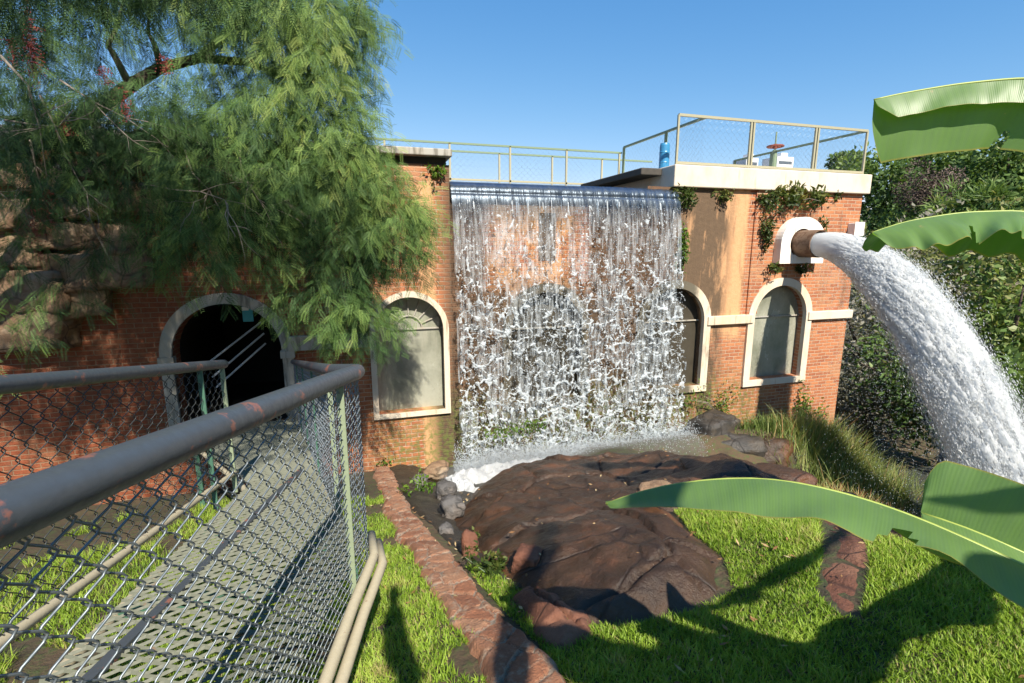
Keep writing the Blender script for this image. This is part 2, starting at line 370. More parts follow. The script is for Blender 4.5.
def m_water_white():
    k = N('falling_water'); k.base((.64,.69,.73)); k.rough(.25); k.p.inputs['Specular IOR Level'].default_value = .5
    n = k.noise(40, 3); k.bump(n, .5, .01)
    tr = k.n('BsdfTranslucent'); tr.inputs[0].default_value = (.72,.78,.82,1)
    ms = k.n('MixShader'); ms.inputs[0].default_value = .35
    k.l(k.p.outputs[0], ms.inputs[1]); k.l(tr.outputs[0], ms.inputs[2])
    tp = k.n('BsdfTransparent'); m2 = k.n('MixShader'); m2.inputs[0].default_value = .26; k.l(ms.outputs[0], m2.inputs[1]); k.l(tp.outputs[0], m2.inputs[2]); k.l(m2.outputs[0], k.out.inputs[0]); return k.m
M['white'] = m_water_white()
def m_foam():
    k = N('aerated_water'); k.base((.94,.95,.955)); k.rough(.6); k.p.inputs['Specular IOR Level'].default_value = .25
    n = k.noise(55, 4, .7); k.bump(n, .35, .01)
    tr = k.n('BsdfTranslucent'); tr.inputs[0].default_value = (.93,.95,.96,1)
    ms = k.n('MixShader'); ms.inputs[0].default_value = .68
    k.l(k.p.outputs[0], ms.inputs[1]); k.l(tr.outputs[0], ms.inputs[2]); k.l(ms.outputs[0], k.out.inputs[0]); return k.m
M['foam'] = m_foam()
def m_film():
    k = N('water_film'); sep = k.n('SeparateXYZ'); k.l(k.co(), sep.inputs[0])
    st = k.noise(1.0, 5, .6, k.map((24, 5, 1.8))); f2 = k.noise(1.0, 5, .65, k.map((20, 5, 3.6)))
    top = k.smooth(sep.outputs[2], .25, 1.0)
    g = k.n('BsdfGlossy'); g.inputs['Roughness'].default_value = .30; g.inputs[0].default_value = (.55,.68,.85,1)
    d = k.n('BsdfTransparent'); k.l(k.mix(top, (.90,.91,.92), (.36,.44,.52)), d.inputs[0])
    b = k.n('Bump'); b.inputs['Strength'].default_value = .5; b.inputs['Distance'].default_value = .02; k.l(st, b.inputs['Height']); k.l(b.outputs[0], g.inputs['Normal'])
    fr = k.n('Fresnel'); fr.inputs[0].default_value = 1.33; k.l(b.outputs[0], fr.inputs['Normal'])
    ms = k.n('MixShader'); k.l(k.math('MINIMUM', k.math('ADD', k.math('MULTIPLY', fr.outputs[0], .8), .04), .34), ms.inputs[0]); k.l(d.outputs[0], ms.inputs[1]); k.l(g.outputs[0], ms.inputs[2])
    # thin aerated water: a broken milky veil
    df = k.n('BsdfDiffuse'); df.inputs[0].default_value = (.74,.79,.83,1)
    m2 = k.n('MixShader'); veil = k.math('MULTIPLY', k.smooth(k.math('ADD', k.math('MULTIPLY', st, .5), k.math('MULTIPLY', f2, .5)), .40, .68), k.math('SUBTRACT', .36, k.math('MULTIPLY', top, .33)))
    k.l(veil, m2.inputs[0]); k.l(ms.outputs[0], m2.inputs[1]); k.l(df.outputs[0], m2.inputs[2]); k.l(m2.outputs[0], k.out.inputs[0]); return k.m
M['film'] = m_film()
def m_pool():
    k = N('pool_water'); k.base((.05,.055,.05)); k.rough(.08); n = k.noise(6, 5, .6); k.bump(n, .5, .04); return k.m
M['pool'] = m_pool()
def m_glass():
    k = N('dusty_window'); n1 = k.noise(1.1, 5, .6, k.map((1,1,.7))); n2 = k.noise(20, 5, .6)
    n3 = k.noise(2.2, 7, .65, k.map((3,3,.45))); c = k.mix(k.smooth(n1, .35, .65), (.19,.20,.15), (.38,.38,.31)); c = k.mix(k.math('MULTIPLY', k.smooth(n3, .5, .7), .6), c, (.36,.35,.28)); c = k.mix(k.math('MULTIPLY', n2, .35), c, (.08,.07,.045))
    k.base(c); k.rough(k.ramp(n1, [(.3, .12), (.7, .34)])); k.p.inputs['Specular IOR Level'].default_value = .9
    k.p.inputs['Coat Weight'].default_value = .5; k.p.inputs['Coat Roughness'].default_value = .06
    k.bump(n1, .12, .05); return k.m
M['glass'] = m_glass()
M['wetglass'] = m_simple('wet_dark_window', (.065,.056,.042), .15, .5, 3, .2, .03)
def m_ground():
    k = N('earth'); n1 = k.noise(.9, 7, .65); n2 = k.noise(14, 6, .65)
    c = k.mix(k.smooth(n1, .4, .6), (.085,.055,.03), (.045,.035,.018)); c = k.mix(k.smooth(n2, .45, .7), c, (.05,.075,.018))
    k.base(c); k.rough(.9); k.bump(n2, .8, .05); return k.m
M['ground'] = m_ground()
M['mud'] = m_rock('wet_mud', (.045,.035,.025), (.025,.022,.018), (.07,.06,.04), .45, 6)

# ------------------------------------------------------------------ ground
def height(x, y):
    x = np.asarray(x, float); y = np.asarray(y, float)
    z = np.where(y < 0, -1.6 - .08*y, -1.6 - .27*y); z = np.maximum(z, -4.1)
    # right of the lawn the bank drops to the river
    edge = 4.35 + .25*(vnoise(y*.9, y*0, 5)-.5) + np.where(y < 3, -.05*(3-y), .0)
    k = sstep(0, 1.2, x-edge) * (1 - sstep(7.0, 8.2, y)*(1-sstep(9.8, 11.4, x)))
    z = z*(1-k) + np.minimum(z, -4.55 - .9*sstep(7.5, 11, x))*k
    z = z + .16*np.exp(-((x-3.2)/.9)**2) * sstep(.8, 2.2, y)*(1-sstep(4.3, 5.2, y))
    # wet bed under the fall
    z = z - .25*sstep(.55, 1.1, x)*sstep(3.2, 4.6, y)*(1-sstep(3.3, 4.2, x-.0*y))*.8
    # valley and wooded hill
    r = np.hypot(x, y)
    hill = np.interp(r, [12, 16, 24, 40, 60, 85, 130, 250, 900], [-5.6, -6.4, -6.0, -2.2, 1.6, 4.8, 7.5, 9, 6])
    side = np.arctan2(x, y); hill = hill + (side-1.12)*20.0*sstep(30, 80, r)*np.where(r > 200, .4, 1)
    far = sstep(11.2, 14.5, r)
    far = np.where((x < 11.3) & (y > 8.8), 0, far); far = np.where((y < 2) & (x < 10), 0, far)
    z = z*(1-far) + hill*far
    z = np.where((x < 11.3) & (y > 8.8) & (r < 60), np.minimum(z, -4.1), z)
    return z + .05*(fbm(x*1.7, y*1.7, 3)-.5)*(1+far*6)
def make_ground():
    def axis(a, b, step, lim):
        core = list(np.arange(a, b, step)); s = step; p = core[-1]
        while p < lim: s *= 1.22; p += s; core.append(p)
        s = step; p = core[0]
        while p > -lim: s *= 1.22; p -= s; core.insert(0, p)
        return np.array(core)
    xs = axis(-6, 13, .10, 1500); ys = axis(-1.5, 10, .10, 1500)
    X, Yg = np.meshgrid(xs, ys); Z = height(X, Yg); n, m = X.shape
    V = np.stack([X, Yg, Z], -1).reshape(-1, 3)
    i = np.arange(n-1)[:, None]*m + np.arange(m-1)[None]
    Fq = np.stack([i, i+1, i+m+1, i+m], -1).reshape(-1, 4)
    o = mesh_np('ground', V, Fq, M['ground'], smooth=True); tag(o, kind='structure')
make_ground()
def pip(x, y, poly):
    x = np.asarray(x); y = np.asarray(y); ins = np.zeros(x.shape, bool); n = len(poly)
    for a in range(n):
        x1, y1 = poly[a]; x2, y2 = poly[(a+1) % n]
        c = ((y1 > y) != (y2 > y)) & (x < (x2-x1)*(y-y1)/(y2-y1+1e-12)+x1); ins ^= c
    return ins
def pdist(x, y, poly):
    d = np.full(np.shape(x), 1e9)
    for a in range(len(poly)):
        p = np.array(poly[a]); q = np.array(poly[(a+1) % len(poly)]); v = q-p
        t = np.clip(((x-p[0])*v[0]+(y-p[1])*v[1])/(v@v), 0, 1)
        d = np.minimum(d, np.hypot(x-p[0]-t*v[0], y-p[1]-t*v[1]))
    return np.where(pip(x, y, poly), d, -d)

# ------------------------------------------------------------------ the brick building
D = 9.0                                    # facade plane
XL, XS0, XS1, XR = -9.0, 1.58, 6.10, 11.06 # far left, spillway, tower left and right corner
ZB = -4.6; Z_CREST = 1.06; Z_TOP = 1.36; Z_PLAT = 1.56; Z_PAR = Z_PLAT-.42
def build_wall(mb, x0, x1, z0, z1, y, arches, depth=.34):
    """front face with arched holes and their reveals; arches = (xc, half, sill, spring)"""
    xs = [x0]; cur = x0
    for (xc, hw, zs, zp) in arches:
        if xc-hw > cur+1e-6: mb.poly([(cur,y,z0),(xc-hw,y,z0),(xc-hw,y,z1),(cur,y,z1)])
        n = 20; th = [math.pi*(1-i/n) for i in range(n+1)]
        pts = [(xc+hw*math.cos(t), zp+hw*math.sin(t)) for t in th]
        for (a, b) in zip(pts[:-1], pts[1:]):
            mb.poly([(a[0],y,a[1]),(b[0],y,b[1]),(b[0],y,z1),(a[0],y,z1)])
            mb.poly([(a[0],y,a[1]),(b[0],y,b[1]),(b[0],y+depth,b[1]),(a[0],y+depth,a[1])])
        if zs > z0: mb.poly([(xc-hw,y,z0),(xc+hw,y,z0),(xc+hw,y,zs),(xc-hw,y,zs)])
        for sx in (-1, 1): mb.poly([(xc+sx*hw,y,zs),(xc+sx*hw,y+depth,zs),(xc+sx*hw,y+depth,zp),(xc+sx*hw,y,zp)])
        mb.poly([(xc-hw,y,zs),(xc+hw,y,zs),(xc+hw,y+depth,zs),(xc-hw,y+depth,zs)])
        cur = xc+hw
    if x1 > cur+1e-6: mb.poly([(cur,y,z0),(x1,y,z0),(x1,y,z1),(cur,y,z1)])
HW, SILL, SPR = .74, -3.02, -1.60
WX = [.80, 3.42, 6.28, 9.04]               # window centres
WH = [.62, .74, .74, .74]; WSP = [-1.50, -1.60, -1.60, -1.60]
DOORX, DHW, DSPR = -2.12, .80, -1.72
bld = thing('brick_building', 'old brick and render waterworks with arched openings, white parapet and water spilling over its middle', 'building', (0, D, ZB))
wl = MB()
arch_all = [(DOORX, DHW, -3.05, DSPR)] + [(x, h, SILL, p) for x, h, p in zip(WX[:2], WH, WSP)]
build_wall(wl, XL, XS0, ZB, Z_TOP, D, [arch_all[0], arch_all[1]])
build_wall(wl, XS0, XS1-.6, ZB, Z_CREST-.06, D, [arch_all[2]])
build_wall(wl, XS1-.6, XR, ZB, Z_PAR, D, [(WX[2], HW, SILL, SPR), (WX[3], HW, SILL, SPR)])
# returns, tops and backs
wl.poly([(XR,D,ZB),(XR,D+3.3,ZB),(XR,D+3.3,Z_PAR),(XR,D,Z_PAR)])
wl.poly([(XL,D,Z_TOP),(XS0,D,Z_TOP),(XS0,D+1.0,Z_TOP),(XL,D+1.0,Z_TOP)])
wl.poly([(XS0,D,Z_CREST-.06),(XS0,D+1.0,Z_CREST-.06),(XS0,D+1.0,Z_TOP),(XS0,D,Z_TOP)])
wl.poly([(XS0,D,Z_CREST-.06),(XS1,D,Z_CREST-.06),(XS1,D+3.3,Z_CREST-.06),(XS0,D+3.3,Z_CREST-.06)])
wl.poly([(XS1,D+.02,Z_CREST-.06),(XS1,D+3.3,Z_CREST-.06),(XS1,D+3.3,Z_PAR),(XS1,D+.02,Z_PAR)])
wl.poly([(XL,D+3.3,ZB),(XR,D+3.3,ZB),(XR,D+3.3,1.25),(XL,D+3.3,1.25)])
wl.poly([(XL,D+1.0,ZB),(XL,D,ZB),(XL,D,Z_TOP),(XL,D+1.0,Z_TOP)])
wl.build('brick_wall', M['wall'], bld)
# parapet slab
pb = MB(); pb.box(XS1-.07, XR+.10, D-.10, D+4.4, Z_PAR, Z_PLAT); pb.build('parapet', M['band'], bld, bevel=.02)
# platform going back along the spillway side
sl = MB(); sl.box(XS1-.55, XS1-.075, D+.35, D+3.3, Z_PLAT-.16, Z_PLAT-.02); sl.build('platform_edge', M['darkconc'], bld, bevel=.02)
# pier cap on the left
pc = MB(); pc.box(XL, XS0+.03, D-.16, D+1.05, Z_TOP+.12, Z_TOP+.24); pc.build('coping', M['conc'], bld, bevel=.015)
pc = MB(); pc.box(XL, XS0-.05, D+.03, D+.98, Z_TOP+.003, Z_TOP+.118); pc.build('coping_base', M['darkconc'], bld)
# cornice band
zc0, zc1 = -1.69, -1.50
SW = .17                                    # width of the window surrounds
def cornice(x0, x1, mat, z0=zc0, z1=zc1):
    c = MB(); c.box(x0, x1, D-.09, D+.05, z0, z1); return c.build('cornice', mat, bld, bevel=.012)
cornice(WX[2]+HW+.06, WX[3]-HW-.03, M['trim']); cornice(WX[3]+HW+.03, XR+.06, M['band'])
cornice(DOORX+DHW+.1, WX[0]-.62-.12, M['conc'], zc0-.06)
def surround(xc, hw, zs, zp, wd, mat, name='surround', y0=D-.055, y1=D+.05, sill=True):
    s = MB(); n = 24
    prof = [(-1, zs-(wd*.75 if sill else 0))] + [None]*0
    inner = [(xc-hw, zs)] + [(xc+hw*math.cos(math.pi*(1-i/n)), zp+hw*math.sin(math.pi*(1-i/n))) for i in range(n+1)] + [(xc+hw, zs)]
    outer = [(xc-hw-wd, zs)] + [(xc+(hw+wd)*math.cos(math.pi*(1-i/n)), zp+(hw+wd)*math.sin(math.pi*(1-i/n))) for i in range(n+1)] + [(xc+hw+wd, zs)]
    for i in range(len(inner)-1):
        a, b, c, d = inner[i], inner[i+1], outer[i+1], outer[i]
        s.poly([(a[0],y0,a[1]),(b[0],y0,b[1]),(c[0],y0,c[1]),(d[0],y0,d[1])])
        s.poly([(d[0],y0,d[1]),(c[0],y0,c[1]),(c[0],y1,c[1]),(d[0],y1,d[1])])
        s.poly([(a[0],y0,a[1]),(a[0],y1,a[1]),(b[0],y1,b[1]),(b[0],y0,b[1])])
    if sill: s.box(xc-hw-wd, xc+hw+wd, y0-.01, y1+.2, zs-wd*.8, zs-.002)
    else:
        for sx in (-1, 1): s.box(xc+sx*(hw+wd/2)-wd*.65, xc+sx*(hw+wd/2)+wd*.65, y0-.03, y1, zp-.14, zp-.02)
    return s.build(name, mat, bld, clean=True)
def pane(xc, hw, zs, zp, y, parent=None, name='pane', mat='glass', fan=True):
    n = 24
    p = MB(); p.poly([(xc-hw,y,zs)] + [(xc-hw*math.cos(math.pi*i/n), y, zp+hw*math.sin(math.pi*i/n)) for i in range(n+1)] + [(xc+hw,y,zs)])
    o = p.build(name, M[mat], parent or bld)
    return o
for i, x in enumerate(WX):
    HWi, SPRi = WH[i], WSP[i]
    s = surround(x, HWi-.02, SILL, SPRi, (.10, SW, SW, SW)[i], (M['trim'], M['algae'], M['trimside'], M['band'])[i], 'window')
    pane(x, HWi, SILL, SPRi, D+.20, s, mat='glass' if i in (0, 3) else 'wetglass')
    fr = MB(); y = D+.17
    fr.bar((x-HWi, y, SPRi), (x+HWi, y, SPRi), .02, .028); HW_, SPR_ = HWi, SPRi
    if i == 0:
        fr.tube([(x+.24*math.cos(t), y, SPRi+.24*math.sin(t)) for t in np.linspace(0, math.pi, 14)], .012, 5)
        for t in np.linspace(0, math.pi, 9)[1:-1]:
            fr.bar((x+.24*math.cos(t), y, SPRi+.24*math.sin(t)), (x+(HWi-.01)*math.cos(t), y, SPRi+(HWi-.01)*math.sin(t)), .014, .02)
    fr.build('glazing_bar', M['conc'], s)
surround(DOORX, DHW, -3.05, DSPR, .17, M['conc'], 'door_arch', sill=False)
# the passage behind the door
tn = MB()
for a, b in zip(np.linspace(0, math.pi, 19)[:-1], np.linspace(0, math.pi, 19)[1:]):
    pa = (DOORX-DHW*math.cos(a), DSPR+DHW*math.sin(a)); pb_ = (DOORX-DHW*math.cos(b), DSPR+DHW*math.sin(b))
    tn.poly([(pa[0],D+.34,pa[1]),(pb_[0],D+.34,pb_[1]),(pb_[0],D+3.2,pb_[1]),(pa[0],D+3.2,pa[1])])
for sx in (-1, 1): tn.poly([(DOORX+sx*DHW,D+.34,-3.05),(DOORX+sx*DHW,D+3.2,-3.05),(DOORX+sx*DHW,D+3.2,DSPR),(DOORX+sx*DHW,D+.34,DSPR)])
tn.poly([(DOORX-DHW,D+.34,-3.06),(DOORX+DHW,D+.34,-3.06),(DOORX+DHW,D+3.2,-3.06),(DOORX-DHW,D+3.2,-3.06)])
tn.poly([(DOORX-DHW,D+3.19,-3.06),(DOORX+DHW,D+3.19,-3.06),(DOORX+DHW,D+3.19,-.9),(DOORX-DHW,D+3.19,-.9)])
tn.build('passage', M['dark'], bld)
sr = MB()
for dz, dx in ((0, 0), (-.2, .1), (-.38, .14)):
    sr.tube([(DOORX-.45+dx, D+.25, -1.98+dz), (DOORX+.42+dx*.3, D+.55, -1.32+dz)], .017, 6)
sr.build('stair_rail', m_simple('pale_handrail', (.5,.52,.55), .4, .2), bld)
# flat block painted in the shade colour of a small recess behind the fall
nb = MB(); c = atY(547, 236, D); nb.box(c[0]-.17, c[0]+.17, D-.012, D+.05, c[2]-.45, c[2]+.42); nb.build('niche_patch', m_simple('niche_shade', (.16,.11,.075), .9, .5, 8), bld)
# pilaster strip on the tower
pl = MB(); xa = atY(757, 250, D)[0]; pl.box(xa-.16, xa+.12, D-.035, D+.05, zc1+.005, Z_PAR-.002); pl.build('pilaster', M['wall'], bld)
# outlet hood + pipe
PXC, PZ, PR = 9.30, .03, .29
hd = MB(); n = 22; hw = .60; y0 = D-.20
pts = [(PXC-hw, PZ-.42)] + [(PXC-hw*math.cos(math.pi*i/n), PZ+.02+hw*.92*math.sin(math.pi*i/n)) for i in range(n+1)] + [(PXC+hw, PZ-.42)]
ir = [(PXC + PR*1.12*math.cos(t), PZ + PR*1.12*math.sin(t)) for t in np.linspace(math.pi*1.25, -math.pi*.25, len(pts))]
for i in range(len(pts)-1):
    a, b, c, d = pts[i], pts[i+1], ir[i+1], ir[i]
    hd.poly([(a[0],y0,a[1]),(b[0],y0,b[1]),(c[0],y0+.03,c[1]),(d[0],y0+.03,d[1])])
    hd.poly([(a[0],y0,a[1]),(a[0],D+.03,a[1]),(b[0],D+.03,b[1]),(b[0],y0,b[1])])
hd.poly([(pts[0][0],y0,pts[0][1]),(pts[-1][0],y0,pts[-1][1]),(ir[-1][0],y0+.03,ir[-1][1]),(ir[0][0],y0+.03,ir[0][1])])
hd.poly([(pts[0][0],y0,pts[0][1]),(pts[0][0],D,pts[0][1]),(pts[-1][0],D,pts[-1][1]),(pts[-1][0],y0,pts[-1][1])])
hd.build('outlet_hood', M['hood'], bld, clean=True)
pp = MB(); yo, yi = D-.62, D+.3
for r, flip in ((PR, 0), (PR-.022, 1)):
    for i in range(40):
        a, b = 2*math.pi*i/40, 2*math.pi*(i+1)/40
        pp.poly([(PXC+r*math.cos(a),yo,PZ+r*math.sin(a)),(PXC+r*math.cos(b),yo,PZ+r*math.sin(b)),(PXC+r*math.cos(b),yi,PZ+r*math.sin(b)),(PXC+r*math.cos(a),yi,PZ+r*math.sin(a))])
for i in range(40):
    a, b = 2*math.pi*i/40, 2*math.pi*(i+1)/40; r, q = PR, PR-.022
    pp.poly([(PXC+r*math.cos(a),yo,PZ+r*math.sin(a)),(PXC+r*math.cos(b),yo,PZ+r*math.sin(b)),(PXC+q*math.cos(b),yo,PZ+q*math.sin(b)),(PXC+q*math.cos(a),yo,PZ+q*math.sin(a))])
pp.build('outlet_pipe', M['pipe'], bld, smooth=False, clean=True)
# rough stone blocks in the left of the wall
def rockmesh(name, c, size, mat, parent=None, seed=0, sub=4, rough=.22, facet=.6, rot=0, boxy=0.0):
    bm = bmesh.new(); bmesh.ops.create_icosphere(bm, subdivisions=sub, radius=1.0)
    off = Vector((seed*3.17, seed*1.31, seed*7.7))
    for v in bm.verts:
        p = v.co.copy()
        if boxy: q = max(abs(p.x), abs(p.y), abs(p.z)); p = p.lerp(p/q*.85, boxy)
        d = mnoise.fractal(p*1.1+off, 1.0, 2.0, 4)*rough*1.3
        d += (mnoise.voronoi(p*1.3+off)[0][0]-.4)*facet*.35
        d += mnoise.fractal(p*5+off, 1.0, 2.0, 3)*rough*.22
        v.co = p*(1+d)
        v.co = Vector((v.co.x*size[0], v.co.y*size[1], v.co.z*size[2]))
    bmesh.ops.rotate(bm, verts=bm.verts, cent=(0,0,0), matrix=Matrix.Rotation(rot, 3, 'Z'))
    me = bpy.data.meshes.new(name); bm.to_mesh(me); bm.free(); me.polygons.foreach_set('use_smooth', [True]*len(me.polygons))
    me.materials.append(mat); o = bpy.data.objects.new(name, me); o.location = Vector(c); link(o, parent)
    if parent is not None: o.matrix_parent_inverse = Matrix.Translation(-Vector(parent.location))
    return o
for i, (px, py, wpx, hpx) in enumerate([(30,325,70,40),(40,290,60,34),(75,272,44,30),(85,300,40,26),(120,268,50,32),(20,250,50,24),(70,236,60,22),(115,240,44,26),(150,200,44,26),(95,205,40,22),(30,215,46,24),(60,180,46,22),(140,160,40,20),(160,145,34,18),(10,170,40,26),(90,170,40,20)]):
    p = atY(px, py, D-.05); sc = D/ F_PX * 1.12
    rockmesh('stone_block', p, (wpx*sc*.46, .24+.16*random.random(), hpx*sc*.50), M['block'], bld, 20+i, 4, .13, .35, random.uniform(-.25,.25), .97)

# ------------------------------------------------------------------ water of the channel and the fall
lp = MB(); lp.box(XS0, XS1, D-.06, D+.09, Z_CREST-.30, Z_CREST+.0); lp.build('crest_lip', M['darkconc'], bld, bevel=.03)
wc = MB(); wc.box(XS0-.0, XS1-.0, D+.10, D+3.28, Z_CREST-.05, Z_CREST+.035); tag(wc.build('water', M['pool'], smooth=False), kind='structure')
def fall_pt(u, s):
    """u across (m), s distance along the drop (m): free-fall curve leaving the crest"""
    s = np.asarray(s, float)
    th = np.clip(s/.35, 0, 1)*math.pi/2; rr = .2228
    y = np.where(s < .35, D+.06-rr*np.sin(th), D+.06-rr-.27*np.sqrt(np.maximum(s-.35, 0)/2.0)*.9)
    z = np.where(s < .35, Z_CREST+.045-rr*(1-np.cos(th)), Z_CREST+.045-rr-(s-.35))
    return y, z
SMAX = 5.45
def fall_layer(name, seed, dy, thr_mul, parent, step=.011):
    us = np.arange(XS0+.02, XS1+.28, step); ss = np.arange(0.0, SMAX, step)
    U, Sg = np.meshgrid(us, ss)
    wx = U + .10*(fbm(U*3.5, Sg*3.0, seed+1, 3)-.5)*2 + .05*(fbm(U*17, Sg*13, seed+2, 2)-.5); wy = Sg + .13*(fbm(U*3.2, Sg*3.0, seed+9, 3)-.5)*2 + .07*(fbm(U*15, Sg*12, seed+3, 2)-.5)
    # cells: fine and streaky at the lip, opening out into a net further down
    gs = np.where(wy < 1.5, wy*8.0, 12.0 + (wy-1.5)*4.3)
    f1, f2, cid = voro(wx*5.6, gs, seed); e1 = (f2-f1)
    g1, g2, cid2 = voro(wx*11.5+3.3, gs*2.1+5.1, seed+5); e2 = (g2-g1)
    big = fbm(U*1.2, Sg*.9, seed+20, 3); mid = fbm(U*5.5, Sg*5.0, seed+24, 3); lump = fbm(U*16, Sg*14, seed+28, 2)
    grow = sstep(.15, 2.6, Sg)
    lipfree = sstep(.3, .9, Sg)
    t1 = thr_mul*lipfree*((.025 + .068*grow)*(.5 + 1.0*mid)*(.7+.6*big) + .16*grow*np.clip(lump*2.4-1.0, 0, 1)*mid*2)
    t2 = thr_mul*lipfree*(.015 + .12*grow)*(.35 + .9*lump)*np.clip(mid*2.6-.80, 0, 1.2)
    a = np.maximum(1-e1/np.maximum(t1, 1e-3), 1-e2/np.maximum(t2, 1e-3))
    # blobs on the upper part
    b1, b2, bc = voro(wx*15, wy*10+7, seed+40)
    blob = 1-b1/np.maximum(thr_mul*(.04+.36*bc**3)*sstep(.15, .9, Sg)*(1.0-.45*grow)*(.5+mid), 1e-3)
    a = np.maximum(a, blob)
    # streaks at the lip
    st = vnoise(U*42, Sg*2.2, seed+50)*.6 + vnoise(U*90, Sg*3, seed+51)*.4
    streak = (st - (.70 + .9*sstep(.6, 1.3, Sg) + .5*(1-sstep(.22,.5,Sg))))*4
    a = np.maximum(a, streak)
    a = np.where(Sg < .34, streak, a)
    # denser at the foot
    a = np.maximum(a, (lump-.64+.1*(mid-.5))*3*sstep(3.8, 5.3, Sg)-.03)
    # ragged borders left and right
    ed = np.minimum(U-XS0, XS1-.01+.045*Sg-U); a = np.where(ed < .05*vnoise(Sg*6, Sg*0, seed+60), -1, a)
    for lo in (0,.4,1,2,3,4,5): print(name, lo, 'cover', round(float((a[(Sg>lo)&(Sg<lo+.4)]>0).mean()),2))
    y, z = fall_pt(U, Sg)
    thick = np.clip(a, 0, 1)
    off = .05*(fbm(U*3, Sg*2, seed+70, 3)-.5)*grow*4 + .035*np.sqrt(thick)*grow + .012*thick
    V = np.stack([U, y-off-dy, z], -1).reshape(-1, 3); n, m = U.shape
    i = np.arange(n-1)[:, None]*m + np.arange(m-1)[None]
    Fq = np.stack([i, i+1, i+m+1, i+m], -1).reshape(-1, 4)
    keep = (np.minimum.reduce([a[:-1,:-1], a[:-1,1:], a[1:,1:], a[1:,:-1]]) > -.02).reshape(-1)
    Fq = Fq[keep]; used = np.unique(Fq); rm = np.full(len(V), -1); rm[used] = np.arange(len(used))
    return mesh_np(name, V[used], rm[Fq], M['white'], parent, smooth=True)
OCT_V = np.array([(1,0,0),(-1,0,0),(0,1,0),(0,-1,0),(0,0,1),(0,0,-1)], float)
OCT_F = np.array([(0,2,4),(2,1,4),(1,3,4),(3,0,4),(2,0,5),(1,2,5),(3,1,5),(0,3,5)])
def drops(name, P, r, mat, parent, stretch=None):
    n = len(P); r = np.asarray(r).reshape(-1, 1, 1)
    sc = np.ones((n, 1, 3)); 
    if stretch is not None: sc[:, 0, :] = stretch
    V = (OCT_V[None]*r*sc + P[:, None, :]).reshape(-1, 3)
    Fq = (OCT_F[None] + 6*np.arange(n)[:, None, None]).reshape(-1, 3)
    return mesh_np(name, V, Fq, mat, parent, smooth=True)
wf = thing('waterfall', 'wide curtain of white water falling in net-like strands over the middle brick wall', 'waterfall', (3.8, D-.6, ZB))
fall_layer('strand_sheet', 101, .05, 1.0, wf); fall_layer('strand_sheet', 303, -.05, .75, wf)
us = np.arange(XS0, XS1+.05, .03); ss = np.concatenate([np.arange(0, .4, .02), np.arange(.4, SMAX, .05)])
U, Sg = np.meshgrid(us, ss); y, z = fall_pt(U, Sg); y = y + .02*(vnoise(U*14, Sg*1.5, 8)-.5); n, m = U.shape
i = np.arange(n-1)[:, None]*m + np.arange(m-1)[None]; Fq = np.stack([i, i+1, i+m+1, i+m], -1).reshape(-1, 4)
hole = fbm(U*5, Sg*2.4, 77, 3)
keep = ((hole[:-1,:-1]) > np.minimum(.16+.16*Sg[:-1,:-1], .44)).reshape(-1)
mesh_np('water_film', np.stack([U, y+.02, z], -1).reshape(-1,3), Fq[keep], M['film'], wf, smooth=True)
# spray at the foot and loose drops over the face
nd = 60000
u = RNG.uniform(XS0-.15, XS1+.3, nd); s = SMAX - np.abs(RNG.normal(0, .28, nd)); yy, zz = fall_pt(u, s)
P1 = np.stack([u, yy - np.abs(RNG.normal(0, .28, nd)), zz], -1)
nd2 = 9000; u = RNG.uniform(XS0, XS1, nd2); s = RNG.uniform(.5, SMAX, nd2); yy, zz = fall_pt(u, s)
P2 = np.stack([u, yy - .06 - np.abs(RNG.normal(0, .10, nd2)), zz], -1)
drops('spray', np.concatenate([P1, P2]), np.concatenate([RNG.uniform(.0025, .009, nd), RNG.uniform(.003, .008, nd2)]), M['white'], wf, (1, 1, 1.6))
# foam churning along the foot
def foam(name, path, width, hgt, parent, seed, mat='white'):
    pts = np.array(path); seg = np.linspace(0, len(pts)-1, 160); cx = np.interp(seg, range(len(pts)), pts[:,0]); cy = np.interp(seg, range(len(pts)), pts[:,1]); cz = np.interp(seg, range(len(pts)), pts[:,2])
    t = np.linspace(-1, 1, 40); A, T = np.meshgrid(seg, t, indexing='ij'); X = cx[:,None]+0*T; Y = cy[:,None]+T*width
    lump = fbm(X*7, Y*7, seed, 4); l2 = fbm(X*22, Y*22, seed+3, 3)
    Z = cz[:,None] + hgt*(1-T**2)*(.2+1.5*lump) + .10*(l2-.5) - .12*T**4
    n, m = X.shape; i = np.arange(n-1)[:, None]*m + np.arange(m-1)[None]; Fq = np.stack([i, i+1, i+m+1, i+m], -1).reshape(-1, 4)
    keep = ((l2*.6+lump*.4 > .22+.34*np.abs(T)**3)[:-1,:-1]).reshape(-1)
    return mesh_np(name, np.stack([X, Y, Z], -1).reshape(-1,3), Fq[keep], M[mat], parent, smooth=True)
fp = [atY(448, 486, 7.2), atY(475, 478, 7.5), atY(520, 470, 7.9), atY(560, 466, 8.0), atY(640, 463, 8.0), atY(700, 462, 8.0), atY(745, 462, 8.1)]
foam('foam', fp, .36, .12, wf, 5, 'foam')
foam('foam', [atY(452, 484, 7.1), atY(470, 487, 6.9), atY(482, 494, 6.7)], .22, .06, wf, 15, 'foam')

